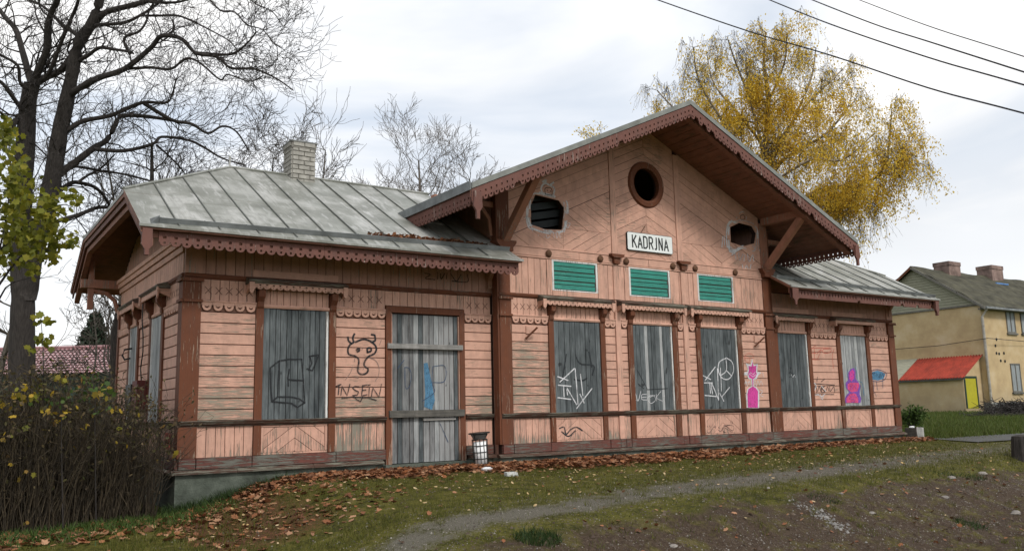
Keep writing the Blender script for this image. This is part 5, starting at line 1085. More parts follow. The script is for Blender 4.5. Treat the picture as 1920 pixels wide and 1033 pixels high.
for px, py, D, sp, lb in ((1118, 330, 46, .55, 'yellow treetop peeping over the left gable slope'),):
    b = at_d(px, py+20, D); t = thing('yellow_tree', lb, 'tree', (b[0], b[1], float(gz(b[0], b[1])))); top = at_d(px, 250, D); T_ = Tree(44)
    MB().tube([(b[0], b[1], float(gz(b[0], b[1]))), (b[0]+.1, b[1], 4.), (top[0], top[1], top[2]-.6)], [.16, .1, .03], 6).build('trunk', 'bark_brown', t)
    for k in range(22): T_.grow(np.array([top[0], top[1], top[2]-2.2+.09*k]), (T_.r.normal(), T_.r.normal(), .4), .7, .015, 2, .4, .1, 3, .65)
    T_.twigs_mesh('twigs', 'bark_brown', t, kind='stuff'); tt = np.array([p for p, d in T_.tips]); leaves('foliage', tt+T_.r.normal(0, .1, tt.shape), .13, DIAMOND, 'birch_leaf', t, seed=9)

# ------------------------------------------------------------------ spruce and tiled shed on the left
b = at_d(168, 800, 56); zt = at_d(172, 575, 56)[2]; z0 = float(gz(b[0], b[1])); H = zt-z0; t = thing('spruce_tree', 'dark spruce behind the tiled roof on the left', 'tree', (b[0], b[1], z0)); rs = np.random.default_rng(3)
MB().tube([(b[0], b[1], z0), (b[0], b[1], z0+H)], [.22, .02], 7).build('trunk', 'bark_brown', t); A = []; Bs = []; nd2 = []
for k in range(46):
    f = k/46; z_ = z0+H*(.08+.9*f); R2 = (1-f)**.85*3.2+.1
    for j in range(10):
        a = rs.uniform(0, 6.28); rr = R2*rs.uniform(.75, 1.05); e = np.array([b[0]+rr*math.cos(a), b[1]+rr*math.sin(a), z_-rr*.22]); A.append((b[0], b[1], z_)); Bs.append(e)
        for u_ in np.linspace(.15, 1, 16): nd2.append(np.array([b[0], b[1], z_])*(1-u_)+e*u_+rs.normal(0, .07, 3)-np.array([0, 0, .08*u_]))
seg_mesh('branches', A, Bs, [.03]*len(A), [.01]*len(A), 'bark_brown', t, kind='stuff'); leaves('needles', nd2, .42, OVAL, 'spruce_needles', t, seed=2, squash=.6, flat=.2)
SX = at_d(100, 700, 48); sz = float(gz(SX[0], SX[1])); q0 = at_d(-60, 702, 48); q1 = at_d(232, 700, 48); r0 = at_d(-60, 655, 51); r1 = at_d(232, 652, 51)
sh = thing('garage_shed', 'long low dark green shed with a red tiled metal roof', 'shed', (SX[0], SX[1], sz)); e0 = np.array(q0); e1 = np.array(q1); e0[2] = e1[2] = (q0[2]+q1[2])/2; f0 = np.array(r0); f1 = np.array(r1); f0[2] = f1[2] = (r0[2]+r1[2])/2
du = (e1-e0); dn = f0-e0; dn = dn-du*(dn.dot(du)/du.dot(du)); Lx = np.linalg.norm(du); nu = int(Lx/.0625); nrow = 10; V = []; Fc = []
for r in range(nrow):
    for s_ in (0, 1):
        for i in range(nu+1):
            u_ = i/nu; p = e0+du*u_+dn*((r+s_)/nrow); p = p+np.array([0, 0, .035*math.cos(2*math.pi*i/4.)+(.05 if s_ == 0 else 0.)]); V.append(p)
    b_ = r*2*(nu+1)
    for i in range(nu): Fc.append((b_+i, b_+i+1, b_+nu+2+i, b_+nu+1+i))
np_mesh('tile_roof', V, 4, 'tile_red', sh, 'stuff', Fc)
bk = dn*1.0; nn = dn.copy(); nn[2] = 0
def quadbox(mb, a, b, c, d, t): mb.hexa([*(tuple(x) for x in (a, b, c, d)), *(tuple(np.array(x)+t) for x in (a, b, c, d))])
m = MB(); quadbox(m, f0, f1, f1+nn-[0, 0, dn[2]], f0+nn-[0, 0, dn[2]], np.array([0, 0, .05])); m.build('rear_roof', 'tile_red', sh)
m = MB(); m.tube([f0+[0, 0, .06], f1+[0, 0, .06]], .09, 6); m.build('ridge_cap', 'tile_red', sh)
m = MB(); ins = nn*.12; quadbox(m, e0+ins-[0, 0, .35], e1+ins-[0, 0, .35], e1+ins, e0+ins, -ins*.3); m.build('fascia', 'dark_green', sh)
m = MB(); a, c = e0+ins*1.6, e1+ins*1.6; g_ = np.array([0, 0, -(e0[2]-sz)-.3]); quadbox(m, a+g_, c+g_, c, a, nn*1.4); m.build('wall', 'fence_green', sh)

# ------------------------------------------------------------------ the yellow house on the right
HX, HY, HZ = 55.9, 16.4, .43; YD = 9.1; RZ = 10.6; EZ2 = 7.45; HL = 34.
yh = thing('yellow_house', 'two storey yellow plastered house with mossy roof and grey boarded gable', 'house', (HX+10, HY+YD/2, HZ))
GBY = HY+YD/2
m = MB(); m.box(HX, HX+HL, HY, HY+YD, HZ-1.5, EZ2); m.build('wall', 'yellow_plaster', yh); MB().box(HX-.06, HX+HL, HY-.06, HY+YD+.06, HZ-1.5, HZ+.35).build('base', 'grey_concrete', yh)
gbm = MB(); sl2 = (RZ-EZ2)/(YD/2+.0); z_ = EZ2; 
MB().add([(HX+.01, HY-.3, EZ2-.1), (HX+.01, HY+YD+.3, EZ2-.1), (HX+.01, GBY, RZ-.08)], [(0, 1, 2)]).build('gable', 'grey_boards', yh)
while z_ < RZ-.25:
    hw = (RZ-z_-.12)/sl2; gbm.hexa([(HX-.03, GBY-hw, z_), (HX, GBY-hw, z_), (HX, GBY+hw, z_), (HX-.03, GBY+hw, z_), (HX-.012, GBY-hw+.16, z_+.15), (HX, GBY-hw+.16, z_+.15), (HX, GBY+hw-.16, z_+.15), (HX-.012, GBY+hw-.16, z_+.15)]); z_ += .19
o = gbm.build('gable_board', 'grey_boards', yh); o['kind'] = 'stuff'
MB().box(HX-.10, HX, HY-.05, HY+YD+.05, EZ2-.12, EZ2-.0).build('gable_rail', 'old_wood', yh)
for s_ in (-1, 1):
    ye = GBY+s_*(YD/2+.5); ze = EZ2-sl2*.5; xs_ = np.linspace(HX-.35, HX+HL, 40); V = []; Fc = []
    rows_ = 16
    for r in range(rows_+1):
        t = r/rows_; y = ye+(GBY-ye)*t; z2 = ze+(RZ-ze)*t
        for i, x in enumerate(xs_): V.append((x, y, z2+.10+.05*math.sin(x*1.3+r)+random.uniform(-.015, .015)))
    for r in range(rows_):
        for i in range(39): b_ = r*40+i; Fc.append((b_, b_+1, b_+41, b_+40))
    np_mesh('roof', V, 4, 'mossy_roof', yh, None, Fc)
    m = MB(); a, b2 = (HX-.35, ye, ze), (HX-.35, GBY, RZ); m.hexa([(HX-.38, ye, ze-.12), (HX-.30, ye, ze-.12), (HX-.30, GBY, RZ-.12), (HX-.38, GBY, RZ-.12), (HX-.38, ye, ze+.08), (HX-.30, ye, ze+.08), (HX-.30, GBY, RZ+.08), (HX-.38, GBY, RZ+.08)]); m.build('barge_board', 'red_v' if s_ > 0 else 'old_wood', yh)
MB().box(HX-.3, HX+HL, HY-.5, HY, EZ2-.42, EZ2-.34).build('soffit', 'old_wood', yh); MB().box(HX-.3, HX+HL, HY-.62, HY-.5, EZ2-.40, EZ2-.26).build('gutter', 'gutter_metal', yh)
MB().tube([(HX-.1, HY-.55, EZ2-.35), (HX-.08, HY-.12, EZ2-.9), (HX-.08, HY-.12, HZ+.2), (HX-.05, HY-.35, HZ+.05)], .09, 7).build('downpipe', 'zinc_pale', yh)
def hwin(px0, px1, py0, py1):
    a = at_y(px0, py0, HY); c = at_y(px1, py1, HY); x0, x1, z1, z0 = a[0], c[0], a[2], c[2]
    q = MB(); TFh = TF(HY); q.plate(TFh, [(x0, z0), (x1, z0), (x1, z1), (x0, z1)], [[(x0+.09, z0+.09), (x0+.09, z1-.09), ((x0+x1)/2-.04, z1-.09), ((x0+x1)/2-.04, z0+.09)], [((x0+x1)/2+.04, z0+.09), ((x0+x1)/2+.04, z1-.09), (x1-.09, z1-.09), (x1-.09, z0+.09)]], .0, .05); w = q.build('window', 'old_wood', yh)
    for a_, b_ in ((x0+.09, (x0+x1)/2-.04), ((x0+x1)/2+.04, x1-.09)): MB().prism(TFh, [(a_, z0+.09), (b_, z0+.09), (b_, z1-.09), (a_, z1-.09)], .003, .015).build('pane', 'curtain', w)
    MB().prism(TFh, [(x0-.1, z0-.12), (x1+.1, z0-.12), (x1+.1, z0-.003), (x0-.1, z0-.003)], 0, .12).build('sill', 'old_wood', w)
hwin(1884, 1905, 582, 625); hwin(1911, 1945, 584, 627); hwin(1893, 1917, 681, 735); hwin(1928, 1960, 684, 737)
for k, (a, c) in enumerate(((1868, 636), (1866, 648), (1868, 662), (1873, 663), (1882, 662), (1876, 676), (1884, 677))):
    p = at_y(a, c, HY); MB().lathe((0, 0, 0), [(.10, 0), (.10, .02)], 8).build('patch_hole', 'black_inside', yh); o = S.collection.objects[-1]; o.rotation_euler = (R_(90), 0, 0); o.location = (p[0], HY-.01, p[2]); 
for px0, px1, pt, mt in ((1766, 1800, 487, 0), (1846, 1879, 494, 1)):
    p = at_y(px0, 515, GBY); p2 = at_y(px1, 515, GBY); ztop = at_y(px0, pt+5, GBY)[2]; w_ = (p2[0]-p[0])*.62
    m = MB(); m.box(p[0], p[0]+w_, GBY-.6, GBY+.6, RZ-.6, ztop-.3); c = m.build('chimney', 'chimney_render', yh); MB().box(p[0]-.04, p[0]+w_+.04, GBY-.64, GBY+.64, ztop-.295, ztop).build('chimney_cap', 'chimney_render', c)
p = at_y(1865, 520, HY+3.6); MB().box(p[0]-.4, p[0]+1.4, HY+3.3, HY+3.6, 9.85, 9.95).build('blue_patch', 'blue_tarp', yh)
# lean-to with the red tin roof
LW = 2.5; a = at_x(1840, 669, HX); b = at_x(1721, 673, HX); c = at_x(1801, 711, HX-LW); d = at_x(1689, 711, HX-LW); y0, y1 = (a[1]*.4+c[1]*.6), 25.; zt = (a[2]+b[2])/2; zb = (c[2]+d[2])/2
le = thing('lean_to', 'low yellow lean-to with red tin roof and yellow door against the house', 'outbuilding', (HX-LW/2, y0+2, HZ))
MB().hexa([(HX-LW+.15, y0, HZ-1), (HX-LW+.15, y1, HZ-1), (HX-.003, y1, HZ-1), (HX-.003, y0, HZ-1), (HX-LW+.15, y0, zb), (HX-LW+.15, y1, zb), (HX-.003, y1, zt-.1), (HX-.003, y0, zt-.1)]).build('wall', 'yellow_plaster', le)
ysr = b[1]; n = 120; V = []; Fc = []
for i in range(n+1):
    y = y0-.25+(ysr-y0+.25)*i/n; h_ = .05*math.sin(i*math.pi/2.5)
    V += [(HX-LW-.15, y+.0, zb+.02+h_), (HX-.01, y, zt+.08+h_)]
for i in range(n): Fc.append((2*i, 2*i+1, 2*i+3, 2*i+2))
np_mesh('tin_roof', V, 4, 'red_tin', le, None, Fc)
MB().hexa([(HX-LW-.15, ysr, zb), (HX-LW-.15, y1, zb), (HX-.01, y1, zt), (HX-.01, ysr, zt), (HX-LW-.15, ysr, zb+.1), (HX-LW-.15, y1, zb+.1), (HX-.01, y1, zt+.1), (HX-.01, ysr, zt+.1)]).build('worn_roof', 'grey_boards', le)
MB().box(HX-LW-.12, HX-LW-.05, y0-.2, y1, zb-.12, zb).build('roof_edge', 'old_wood', le)
p = at_y(1814, 765, y0); p2 = at_y(1834, 765, y0); zd = at_y(1822, 709, y0)[2]
m = MB(); m.prism(TF(y0), [(p[0]-.12, HZ), (p[0], HZ), (p[0], zd), (p2[0], zd), (p2[0], HZ), (p2[0]+.12, HZ), (p2[0]+.12, zd+.14), (p[0]-.12, zd+.14)], 0, .06); fr_ = m.build('door_frame', 'dark_green', le); MB().prism(TF(y0), [(p[0]+.01, HZ), (p2[0]-.01, HZ), (p2[0]-.01, zd-.01), (p[0]+.01, zd-.01)], 0, .04).build('door', 'door_yellow', le)
pg = at_x(1696, 735, HX-LW-1); t = MB().box(HX-LW-1.2, HX-LW-1.1, 22.3, 26, HZ-.5, 2.2).build('board_fence', 'grey_boards'); tag(t, 'grey board fence end left of the lean-to', 'fence')
# cable along the wall of the yellow house
A_ = at_x(1672, 655, HX-.3); B_2 = at_x(1852, 634, HX-.3); C_ = at_y(1935, 641, HY-.3)
t = MB().tube([A_, (A_+B_2)/2-[0, 0, .12], B_2, C_], .022, 5).build('wall_cable', 'wire_black', yh)

# ------------------------------------------------------------------ overhead wires
for i, (pts, lb) in enumerate((([(1200, -14), (1232, 0), (1400, 58), (1560, 105), (1740, 165), (1925, 214)], 'lowest overhead wire crossing in front of the birch'), ([(1400, -18), (1442, 0), (1560, 47), (1740, 108), (1925, 161)], 'second overhead wire from the bottom'), ([(1480, -18), (1522, 0), (1640, 46), (1740, 78), (1925, 137)], 'third overhead wire from the bottom'), ([(1560, -18), (1610, 0), (1740, 49), (1925, 108)], 'topmost thin overhead wire'))):
    n = len(pts); dp = [26-11*k/(n-1) for k in range(n)]; P = [at_d(a, b, D) for (a, b), D in zip(pts, dp)]; d0 = P[1]-P[0]; d1 = P[-1]-P[-2]; P = [P[0]-d0*6]+P+[P[-1]+d1*3]
    Pd = [p for p in dense(P, k=6)]; o = MB().tube(Pd, .016 if i < 3 else .011, 5, False).build('power_line', 'wire_black', None, True); tag(o, lb, 'wire', 'overhead wires at upper right')

# ------------------------------------------------------------------ leaves, grass and gravel on the ground
def scatter(N, x0, x1, y0, y1, w, seed):
    r = np.random.default_rng(seed); X = r.uniform(x0, x1, N*3); Y = r.uniform(y0, y1, N*3); k = r.random(N*3) < w(X, Y); X, Y = X[k][:N], Y[k][:N]; return X, Y, r
def front(x): return np.where((x > CX0) & (x < CX1), CY-.08, -.06)
def lw(X, Y):
    d = front(X)-Y; wd = litter_w(X)*(.8+.35*wob(X, Y, 1.3)); a = 1-sm((d-wd)/.45)
    a = a*(d > .02)*(X > 1.0+.6*wob(X, Y, .8)); b = .15*sm((3.0-X)/2.2)*sm((Y+4.6)/1.8)*(X > -.6)*(Y < -.1)*np.clip(.8+.9*wob(X, Y, 2.2), 0, 1); return np.maximum(a, b)
X, Y, r = scatter(20000, -.6, 19.7, -4.6, -.05, lw, 1); leaves('fallen_leaves', np.stack([X, Y, gz(X, Y)+r.uniform(.005, .07, len(X))*np.clip(lw(X, Y)*1.3, .2, 1)], -1), .086, MAPLE, 'dead_leaf', None, 'stuff', 1., 5)
tag(S.collection.objects[-1], 'drift of brown fallen leaves along the foot of the station wall', 'leaves')
X, Y, r = scatter(900, -1, 17, -6.5, -.2, lambda x, y: .35*np.exp(-((front(x)-y-1)/2.2)**2)+.03, 2); leaves('scattered_leaves', np.stack([X, Y, gz(X, Y)+.02], -1), .065, MAPLE, 'dead_leaf', None, 'stuff', 1., 6); tag(S.collection.objects[-1], 'single brown leaves scattered over the mossy yard', 'leaves')
X, Y, r = scatter(1100, -.5, 17, -7, -.3, lambda x, y: .5*np.exp(-((front(x)-y-2)/1.8)**2)+.05, 3); leaves('pale_leaves', np.stack([X, Y, gz(X, Y)+.02], -1), .055, OVAL, 'pale_leaf', None, 'stuff', 1., 7); tag(S.collection.objects[-1], 'small pale yellow leaves dotted over the moss', 'leaves')
def blades(name, X, Y, h, w_, mat, seed, lean=.35):
    r = np.random.default_rng(seed); N = len(X); Zb = gz(X, Y); a = r.uniform(0, 6.28, N); h = h*r.uniform(.4, 1.25, N); lx, ly = r.normal(0, lean, N)*h, r.normal(0, lean, N)*h; cx, cy = np.cos(a)*w_/2, np.sin(a)*w_/2
    V = np.stack([np.stack([X-cx, Y-cy, Zb-.01], -1), np.stack([X+cx, Y+cy, Zb-.01], -1), np.stack([X+lx, Y+ly, Zb+h], -1)], 1).reshape(-1, 3); return np_mesh(name, V, 3, mat, None, 'stuff')
def yard_w(X, Y):
    z = zones(X, Y); patch = sm((wob(X*1.2, Y*1.2+4, 1.6)+.15)/.5); return np.clip((1-z[0]*1.25)*(1-z[1]*.9)*(.25+.75*patch)*(front(X)-Y > .1), 0, 1)*np.clip(1.25-.9*lw(X, Y), .1, 1)
X, Y, r = scatter(60000, -3, 22, -9.5, -.1, yard_w, 4); o = blades('short_grass', X, Y, .05, .009, 'grass_blade', 9); tag(o, 'short mossy grass in the station yard', 'grass')
edge = lambda X, Y: np.exp(-((pathd(X, Y)-.95)/.28)**2)*sm((wob(X, Y+2, 1.1)+.3)/.4)+.8*sm((1.2-X)/1.5)*sm((Y+5.5)/1.5)*(X > -1.5)
X, Y, r = scatter(16000, -2, 18, -8, -.2, edge, 5); o = blades('path_edge_grass', X, Y, .085, .011, 'grass_blade', 10); tag(o, 'taller grass along the edges of the gravel path', 'grass')
X, Y, r = scatter(90000, 19.9, 54, -3.2, 24, lambda X, Y: np.exp(-(X-20)/22.)*(Y > -.08*(X-20)-1.), 6); o = blades('green_lawn', X, Y, .16, .03, 'lush_grass', 11); tag(o, 'bright green lawn between station and yellow house', 'grass')
def chips(name, X, Y, s0, s1, mat, seed, kind='stuff'):
    r = np.random.default_rng(seed); N = len(X); s_ = r.uniform(s0, s1, N)*r.choice([.6, 1, 1.6], N, p=[.5, .4, .1]); base = np.array([(1, 0, 0), (-.5, .8, 0), (-.5, -.8, 0), (.1, 0, .75)]); a = r.uniform(0, 6.28, N)
    q = base[None]*r.uniform(.6, 1.3, (N, 4, 3))*s_[:, None, None]; ca, sa = np.cos(a)[:, None], np.sin(a)[:, None]; x = q[..., 0]*ca-q[..., 1]*sa; y = q[..., 0]*sa+q[..., 1]*ca
    V = np.stack([X[:, None]+x, Y[:, None]+y, gz(X, Y)[:, None]+q[..., 2]-.002], -1).reshape(-1, 3); b_ = (np.arange(N)*4)[:, None, None]; Fc = (b_+np.array([(0, 1, 3), (1, 2, 3), (2, 0, 3)])[None]).reshape(-1, 3)
    return np_mesh(name, V, 3, mat, None, kind, Fc)
def gw_(X, Y):
    z = zones(X, Y); return np.clip(z[0]*.5+z[1]*.8*sm((wob(X*1.3, Y, 1.8)+.25)/.6)+.13+.35*np.exp(-((pathd(X, Y)-.7)/.35)**2), 0, 1)*(front(X)-Y > .5)
X, Y, r = scatter(120000, -1, 22, -9.5, -.5, gw_, 7); o = chips('gravel', X, Y, .003, .014, 'gravel_bits', 12); tag(o, 'loose gravel and crushed stone on path and bare soil', 'gravel')
def sw_(X, Y): z = zones(X, Y); return np.clip(z[1]*1.1+.03, 0, 1)*(.35+.65*sm((wob(X*2, Y*2, 1.5)+.1)/.4))
X, Y, r = scatter(11000, 0, 22, -9.5, -2, sw_, 51); o = chips('soil_clods', X, Y, .010, .035, 'clod', 52); tag(o, 'brown clods of soil on the crumbling earth bank', 'soil')
X, Y, r = scatter(420, -1, 20, -8.5, -.9, lambda x, y: .5+.5*wob(x, y, 2.), 53); k = 14; XX = np.repeat(X, k)+r.normal(0, .035, len(X)*k); YY = np.repeat(Y, k)+r.normal(0, .035, len(Y)*k); o = blades('sparse_tufts', XX, YY, .085, .009, 'grass_blade', 54, .5); tag(o, 'little tufts of yellowish grass scattered over moss and soil', 'grass')
X, Y, r = scatter(500, 0, 20, -9, -3, sw_, 55); leaves('bank_leaves', np.stack([X, Y, gz(X, Y)+.015], -1), .06, MAPLE, 'dead_leaf', None, 'stuff', .6, 56); tag(S.collection.objects[-1], 'few brown leaves lying on the bare earth bank', 'leaves')
# asphalt strip and single stones
m = MB()
sp = [(15.5, -1.9), (20, -1.6), (28, -1.9), (40, -3.2), (60, -5.5)]; V = []; Fc = []
sp = dense([(19.6, -1.35), (24, -1.75), (30, -2.6), (40, -4.2), (60, -7.)], k=6); sp = np.array(sp)
for i, (x, y) in enumerate(sp): V += [(x, y-.8, float(gz(x, y-.8))+.03), (x, y+.6, float(gz(x, y+.6))+.03)]
for i in range(len(sp)-1): Fc.append((2*i, 2*i+2, 2*i+3, 2*i+1))
np_mesh('asphalt_path', V, 4, 'asphalt', None, 'structure', Fc)
def rock(name, p, s_, mat, label, cat='stone', seed=0, group=None, flat=.6):
    r = np.random.default_rng(seed); m = MB(); n = 9; prof = []
    b_ = 0
    rings = [(.75, -.3), (1, .0), (.85, .4), (.45, .62)]; k = r.uniform(.75, 1.2, (4, n))
    for i, (rr, z_) in enumerate(rings):
        for j in range(n): a = 2*math.pi*j/n; m.v.append((p[0]+s_*rr*k[i, j]*math.cos(a), p[1]+s_*.8*rr*k[i, j]*math.sin(a), p[2]+s_*flat*z_*1.2))
    for i in range(3):
        for j in range(n): m.f.append((i*n+j, i*n+(j+1) % n, (i+1)*n+(j+1) % n, (i+1)*n+j))
    m.f.append(tuple(range(3*n, 4*n))); o = m.build(name, mat); tag(o, label, cat, group); return o
def gpix(px, py):     # where the sight line meets the ground
    lo = 2.; 
    for t in np.linspace(3, 40, 1500):
        p = CAM+ray(px, py)*t
        if p[2] <= gz(p[0], p[1]): return p
    return p
for i, (px, py, w_, mt, lb) in enumerate(((1262, 1024, 9, 'stone', 'round brown stone at the bottom middle of the dirt bank'), (1576, 926, 6, 'stone', 'pale stone in the dirt bank right of the rubble patch'), (1784, 896, 8, 'stone', 'light stone high on the dirt bank at right'), (1772, 933, 8, 'stone', 'grey stone in the middle of the right dirt bank'), (1842, 888, 8, 'stone', 'flat pale stone near the right end of the bank'), (1635, 962, 7, 'stone', 'small brown stone in the dirt bank'), (1905, 962, 10, 'stone', 'broken brown lump of stone at the right picture edge'), (1440, 915, 5, 'stone', 'small stone where path and dirt bank meet'))):
    p = gpix(px, py); rock('stone', p, w_*np.linalg.norm(p-CAM)/F, mt, lb, seed=i)
p = gpix(1540, 965); X = p[0]+rng.normal(0, .10, 240); Y = p[1]+rng.normal(0, .26, 240); o = chips('rubble_patch', X, Y, .012, .035, 'pale_rubble' if 'pale_rubble' in M else 'stone', 21); tag(o, 'pale patch of broken stones on the dirt bank', 'rubble')
for px, py, h_, n_, lb in ((1008, 1012, .17, 420, 'dark green grass tuft at the bottom edge of the path'), (1820, 985, .12, 200, 'green weed tuft low on the right of the dirt bank'), (1772, 890, .09, 120, 'green weed tuft high on the right dirt bank'), (1825, 895, .10, 160, 'dark grass tuft by the stones at the right'), (1545, 936, .09, 120, 'dark grass tuft beside the pale rubble')):
    p = gpix(px, py); a = rng.uniform(0, 6.28, n_); rr = np.sqrt(rng.uniform(0, 1, n_))*.26; o = blades('grass_tuft', p[0]+rr*np.cos(a)*1.1, p[1]+rr*np.sin(a)*.8, h_*.65, .012, 'tuft_green', int(px), .5); del o['kind']; tag(o, lb, 'grass tuft')
# rubbish: foam and brick by the bin, box and bags at the far corner, stump at the right edge
p = gpix(915, 884); rock('plastic_bag', p+[0, 0, .03], .14, 'white_foam', 'crumpled white plastic bag in the leaves below the bin', 'rubbish', 31, flat=.5)
p = gpix(958, 892); o = MB().hexa([(p[0]-.12, p[1]-.06, p[2]-.02), (p[0]-.11, p[1]+.06, p[2]-.02), (p[0]+.13, p[1]+.07, p[2]-.02), (p[0]+.12, p[1]-.05, p[2]-.02), (p[0]-.11, p[1]-.05, p[2]+.06), (p[0]-.10, p[1]+.05, p[2]+.07), (p[0]+.12, p[1]+.06, p[2]+.065), (p[0]+.11, p[1]-.04, p[2]+.055)]).build('brick', 'bin_concrete'); tag(o, 'white painted brick lying in the grass right of the bin', 'brick')
p = gpix(1712, 824); g_ = float(gz(19.95, .05)); cr = thing('crate', 'grey wooden crate with rubbish at the right corner of the station', 'crate', (20.0, -.15, g_)); cx, cy = 20.0, -.15
for k in range(4): MB().box(cx-.22+k*.115, cx-.22+k*.115+.105, cy-.24, cy-.215, g_, g_+.40+random.uniform(-.02, .02)).build('slat', 'batten_wood', cr)
for a_, b_, c_, d_ in ((cx-.22, cx-.195, cy-.212, cy+.24), (cx+.21, cx+.235, cy-.212, cy+.24), (cx-.19, cx+.205, cy+.21, cy+.235)): MB().box(a_, b_, c_, d_, g_, g_+.39).build('side', 'old_wood', cr)
MB().box(cx-.19, cx+.205, cy-.21, cy+.205, g_+.05, g_+.33).build('filling', 'old_wood', cr)
cr.scale = (.75, .75, .8)
rock('rubbish_bag', np.array([19.95, -.12, g_+.33]), .09, 'white_foam', 'white rubbish bag lying on the crate at the corner', 'rubbish', 32, flat=.5)
p = gpix(1918, 862); q_ = MB().lathe((0, 0, 0), [(.26, -.1), (.23, .1), (.21, .42), (.19, .5), (.1, .53)], 9).build('tree_stump', 'bark_dark'); q_.location = (p[0]+.05, p[1], p[2]); tag(q_, 'weathered stump at the right edge beside the path', 'stump')
X, Y, r = scatter(1500, -.5, 2.4, -.75, -.08, lambda x, y: .8*sm((2.2-x)/1.5)*sm((y+.7)/.4), 41); o = blades('corner_weeds', X, Y, .15, .014, 'tuft_green', 42, .6); tag(o, 'dark weeds along the foundation at the left corner', 'weeds')
# ------------------------------------------------------------------ bushes
b = at_d(1708, 775, 30); z0 = float(gz(b[0], b[1])); t = thing('green_shrub', 'small leafy green shrub in front of the lean-to', 'shrub', (b[0], b[1], z0)); T_ = Tree(61)
for k in range(16): a = T_.r.uniform(0, 6.28); T_.grow((b[0], b[1], z0), (math.cos(a)*.45, math.sin(a)*.45, 1.), T_.r.uniform(.3, .5), .016, 2, .3, .15, 3, .6, .7, .005)
T_.twigs_mesh('stems', 'bark_brown', t, kind='stuff'); tt = np.array([p for p, d in T_.tips]); tt = np.repeat(tt, 5, 0)+T_.r.normal(0, .08, (len(tt)*5, 3)); leaves('foliage', tt, .075, OVAL, 'shrub_green', t, seed=12)
b = at_d(1905, 766, 46); z0 = float(gz(b[0], b[1])); t = thing('brushwood_pile', 'dark pile of cut branches in front of the yellow house', 'brushwood', (b[0], b[1], z0)); A = []; Bs = []
for k in range(700):
    c = np.array([b[0]+rng.normal(0, 1.2), b[1]+rng.normal(0, .8), z0]); hh = max(.05, .75-abs(c[0]-b[0])*.42); c[2] += rng.uniform(0, hh); d = rng.normal(0, 1, 3)*[1, .6, .25]; d /= np.linalg.norm(d); A.append(c-d*.5); Bs.append(c+d*.6)
seg_mesh('branches', A, Bs, np.full(700, .025), np.full(700, .01), 'bark_dark', t, kind='stuff')
# overgrown thicket in front of the end wall
HB = thing('overgrown_bush', 'dense dark overgrown bush of dry stems covering the left corner', 'bush', (-2.5, .8, -.8)); N = 5600; A = []; Bs = []; ra = []; lf = []; yl = []; r = np.random.default_rng(77)
def hedge_h(x): return 2.12+.12*np.sin(x*2.1)+.10*np.sin(x*5.3+1)-.0*x
for k in range(N):
    x = r.uniform(-7.2, -.45); yf = -1.35+.35*(x+2.6)+.12*math.sin(x*4); y = yf+r.uniform(0, 1)**1.4*3.0
    if x > -1.5 and y > 2.0: continue
    z0 = float(gz(x, y)); H = hedge_h(x)*r.uniform(.62, 1.06)*(1 if x < -1.0 else .92); p = np.array([x, y, z0-.05]); n = 6; d = np.array([r.normal(0, .16), r.normal(0, .16)-.04, 1.]); R0 = r.uniform(.004, .009)
    for i in range(n):
        d = d+r.normal(0, .11, 3); d[2] = max(d[2], .5); dd = d/np.linalg.norm(d); q = p+dd*H/n; A.append(p); Bs.append(q); ra.append(R0*(1-.12*i))
        if r.random() < .7 and i > 0:
            e = r.normal(0, 1, 3); e[2] = abs(e[2])*.8+.3; e /= np.linalg.norm(e); e = q+e*r.uniform(.08, .28); A.append(q); Bs.append(e); ra.append(.0035); f = (i+1)/n
            if r.random() < .30+.5*(f > .75): lf.append(e); 
            if f > .8 and r.random() < .25: lf.extend([e+r.normal(0, .05, 3) for _ in range(3)])
            if r.random() < .010+.02*(f > .8): yl.append(e)
        p = q
ra = np.array(ra); seg_mesh('stems', A, Bs, ra, ra*.85, 'dry_stem', HB, kind='stuff'); leaves('foliage', lf, .055, OVAL, 'bush_leaf', HB, seed=14); leaves('yellow_leaves', yl, .07, OVAL, 'bush_yellow', HB, seed=15)
# maple shoots above the bush and the maple boughs in front of the big trunk
def maple(name, label, stems, D, clusters, seed, n, size, mats=('maple_leaf',), zb=None):
    r = np.random.default_rng(seed); b = at_d(*stems[0][0], D); t = thing(name, label, 'young tree' if n > 100 else 'plant', (b[0], b[1], float(gz(b[0], b[1])))); m = MB()
    for s_ in stems: P = [at_d(a, c, D+r.normal(0, .1)) for a, c in s_]; P[0][2] = min(P[0][2], P[0][2]); m.tube([p for p in dense(P, k=3)], list(np.linspace(.010 if n < 100 else .02, .004, (len(P)-1)*3+1)), 5)
    m.build('stem', 'bark_dark', t); C_ = []
    for (px, py, sx, sy, k) in clusters:
        for _ in range(int(k*(2.9 if n > 100 else 1))): C_.append(at_d(px+r.normal(0, sx), py+r.normal(0, sy), D+r.normal(0, .45)))
    leaves('foliage', C_, size, MAPLE, mats[0], t, seed=seed, hang=1.5); return t, C_
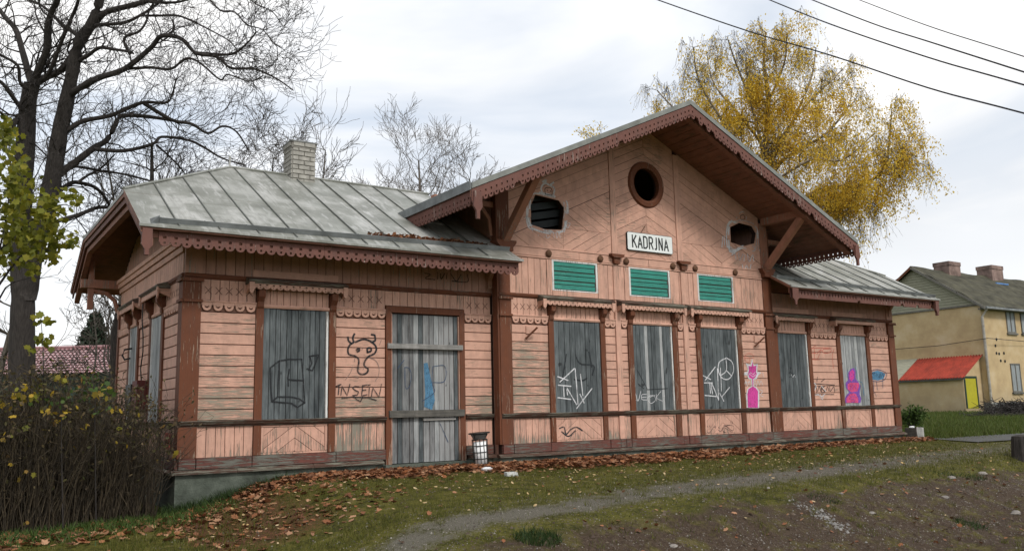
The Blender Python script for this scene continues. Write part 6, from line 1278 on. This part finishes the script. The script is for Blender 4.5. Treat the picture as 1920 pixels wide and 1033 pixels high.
maple('young_maple', 'young maple with lime green leaves in front of the big trunk', [[(-60, 900), (-30, 600), (10, 420), (20, 300), (5, 240)], [(0, 470), (50, 420), (110, 385), (140, 390)], [(-20, 560), (40, 480), (90, 470), (105, 480)], [(-25, 620), (10, 540), (60, 520)]], 12.5,
      [(10, 260, 12, 22, 45), (25, 330, 18, 22, 70), (15, 400, 16, 25, 60), (45, 440, 20, 22, 80), (88, 390, 14, 18, 55), (95, 440, 12, 18, 50), (40, 370, 14, 14, 25), (8, 470, 10, 24, 28), (60, 480, 16, 12, 32), (130, 365, 9, 6, 9), (145, 375, 5, 5, 5), (130, 450, 10, 9, 10), (100, 483, 8, 5, 8), (65, 505, 7, 9, 9), (10, 220, 6, 6, 4)], 5, 400, .085)
maple('maple_shoot', 'thin maple shoot with green leaves beside the big trunk', [[(84, 985), (82, 800), (82, 700), (80, 640), (76, 590)]], 12., [(72, 600, 9, 6, 8), (88, 605, 7, 5, 5), (70, 630, 8, 6, 6), (92, 645, 7, 7, 8), (62, 655, 7, 4, 4), (78, 665, 8, 4, 5), (97, 678, 4, 2, 2), (75, 728, 8, 8, 9), (60, 745, 10, 8, 8)], 6, 20, .10)
t, c = maple('yellow_maple_shoot', 'maple shoot with bright yellow leaves above the bush', [[(118, 990), (115, 810), (116, 760), (113, 712)]], 11.55, [(112, 712, 8, 5, 6), (124, 716, 5, 3, 4), (58, 742, 6, 5, 4), (182, 738, 9, 12, 8), (150, 720, 6, 4, 2), (20, 760, 14, 9, 8), (100, 770, 20, 8, 7), (130, 775, 12, 10, 6), (50, 890, 14, 8, 5), (12, 815, 8, 6, 4), (165, 800, 6, 5, 3), (330, 850, 3, 4, 3), (30, 740, 20, 12, 12), (90, 790, 30, 14, 12), (210, 770, 14, 8, 5), (20, 840, 12, 20, 6), (40, 980, 20, 12, 6)], 7, 20, .075, ('bush_yellow',))
maple('green_maple_shoot', 'leafy green shoots between bush and end wall', [[(180, 980), (178, 800), (178, 740), (172, 705)]], 12.2, [(172, 706, 8, 7, 12), (185, 722, 9, 9, 12), (165, 735, 14, 9, 14), (200, 740, 8, 9, 8), (120, 745, 18, 9, 14), (80, 760, 18, 9, 12), (185, 760, 14, 9, 10)], 8, 20, .07, ('shrub_green',))
# weeds and leaves along the foot of the bush
X, Y, r = scatter(5000, -4.5, .6, -3.6, -.6, lambda x, y: np.exp(-((y-(-1.6+.35*(x+2.6)))/.6)**2), 15); o = blades('weeds', X, Y, .11, .02, 'shrub_green', 16, .6); tag(o, 'low weeds along the foot of the dark bush', 'weeds')
X, Y, r = scatter(900, -4.5, 1.2, -3.8, -.4, lambda x, y: np.exp(-((y-(-1.9+.35*(x+2.6)))/.8)**2), 17); leaves('bush_litter', np.stack([X, Y, gz(X, Y)+.02], -1), .10, MAPLE, 'dead_leaf', None, 'stuff', 1., 18); tag(S.collection.objects[-1], 'brown leaves caught in the weeds below the bush', 'leaves')
p = at_d(118, 90, 1)
# leaves caught in the roof gutter
X = rng.normal(4.2, .75, 900); X = X[(X > 3.0) & (X < 5.6)]; Y = -.64+.05*(X-4.3)+np.abs(rng.normal(0, .10, len(X))); leaves('roof_leaves', np.stack([X, Y, EZ+SW*(Y+1)+.03+rng.uniform(0, .05, len(X))], -1), .07, MAPLE, 'dead_leaf', None, 'stuff', .6, 19); tag(S.collection.objects[-1], 'brown leaves heaped behind the left roof gutter', 'leaves')
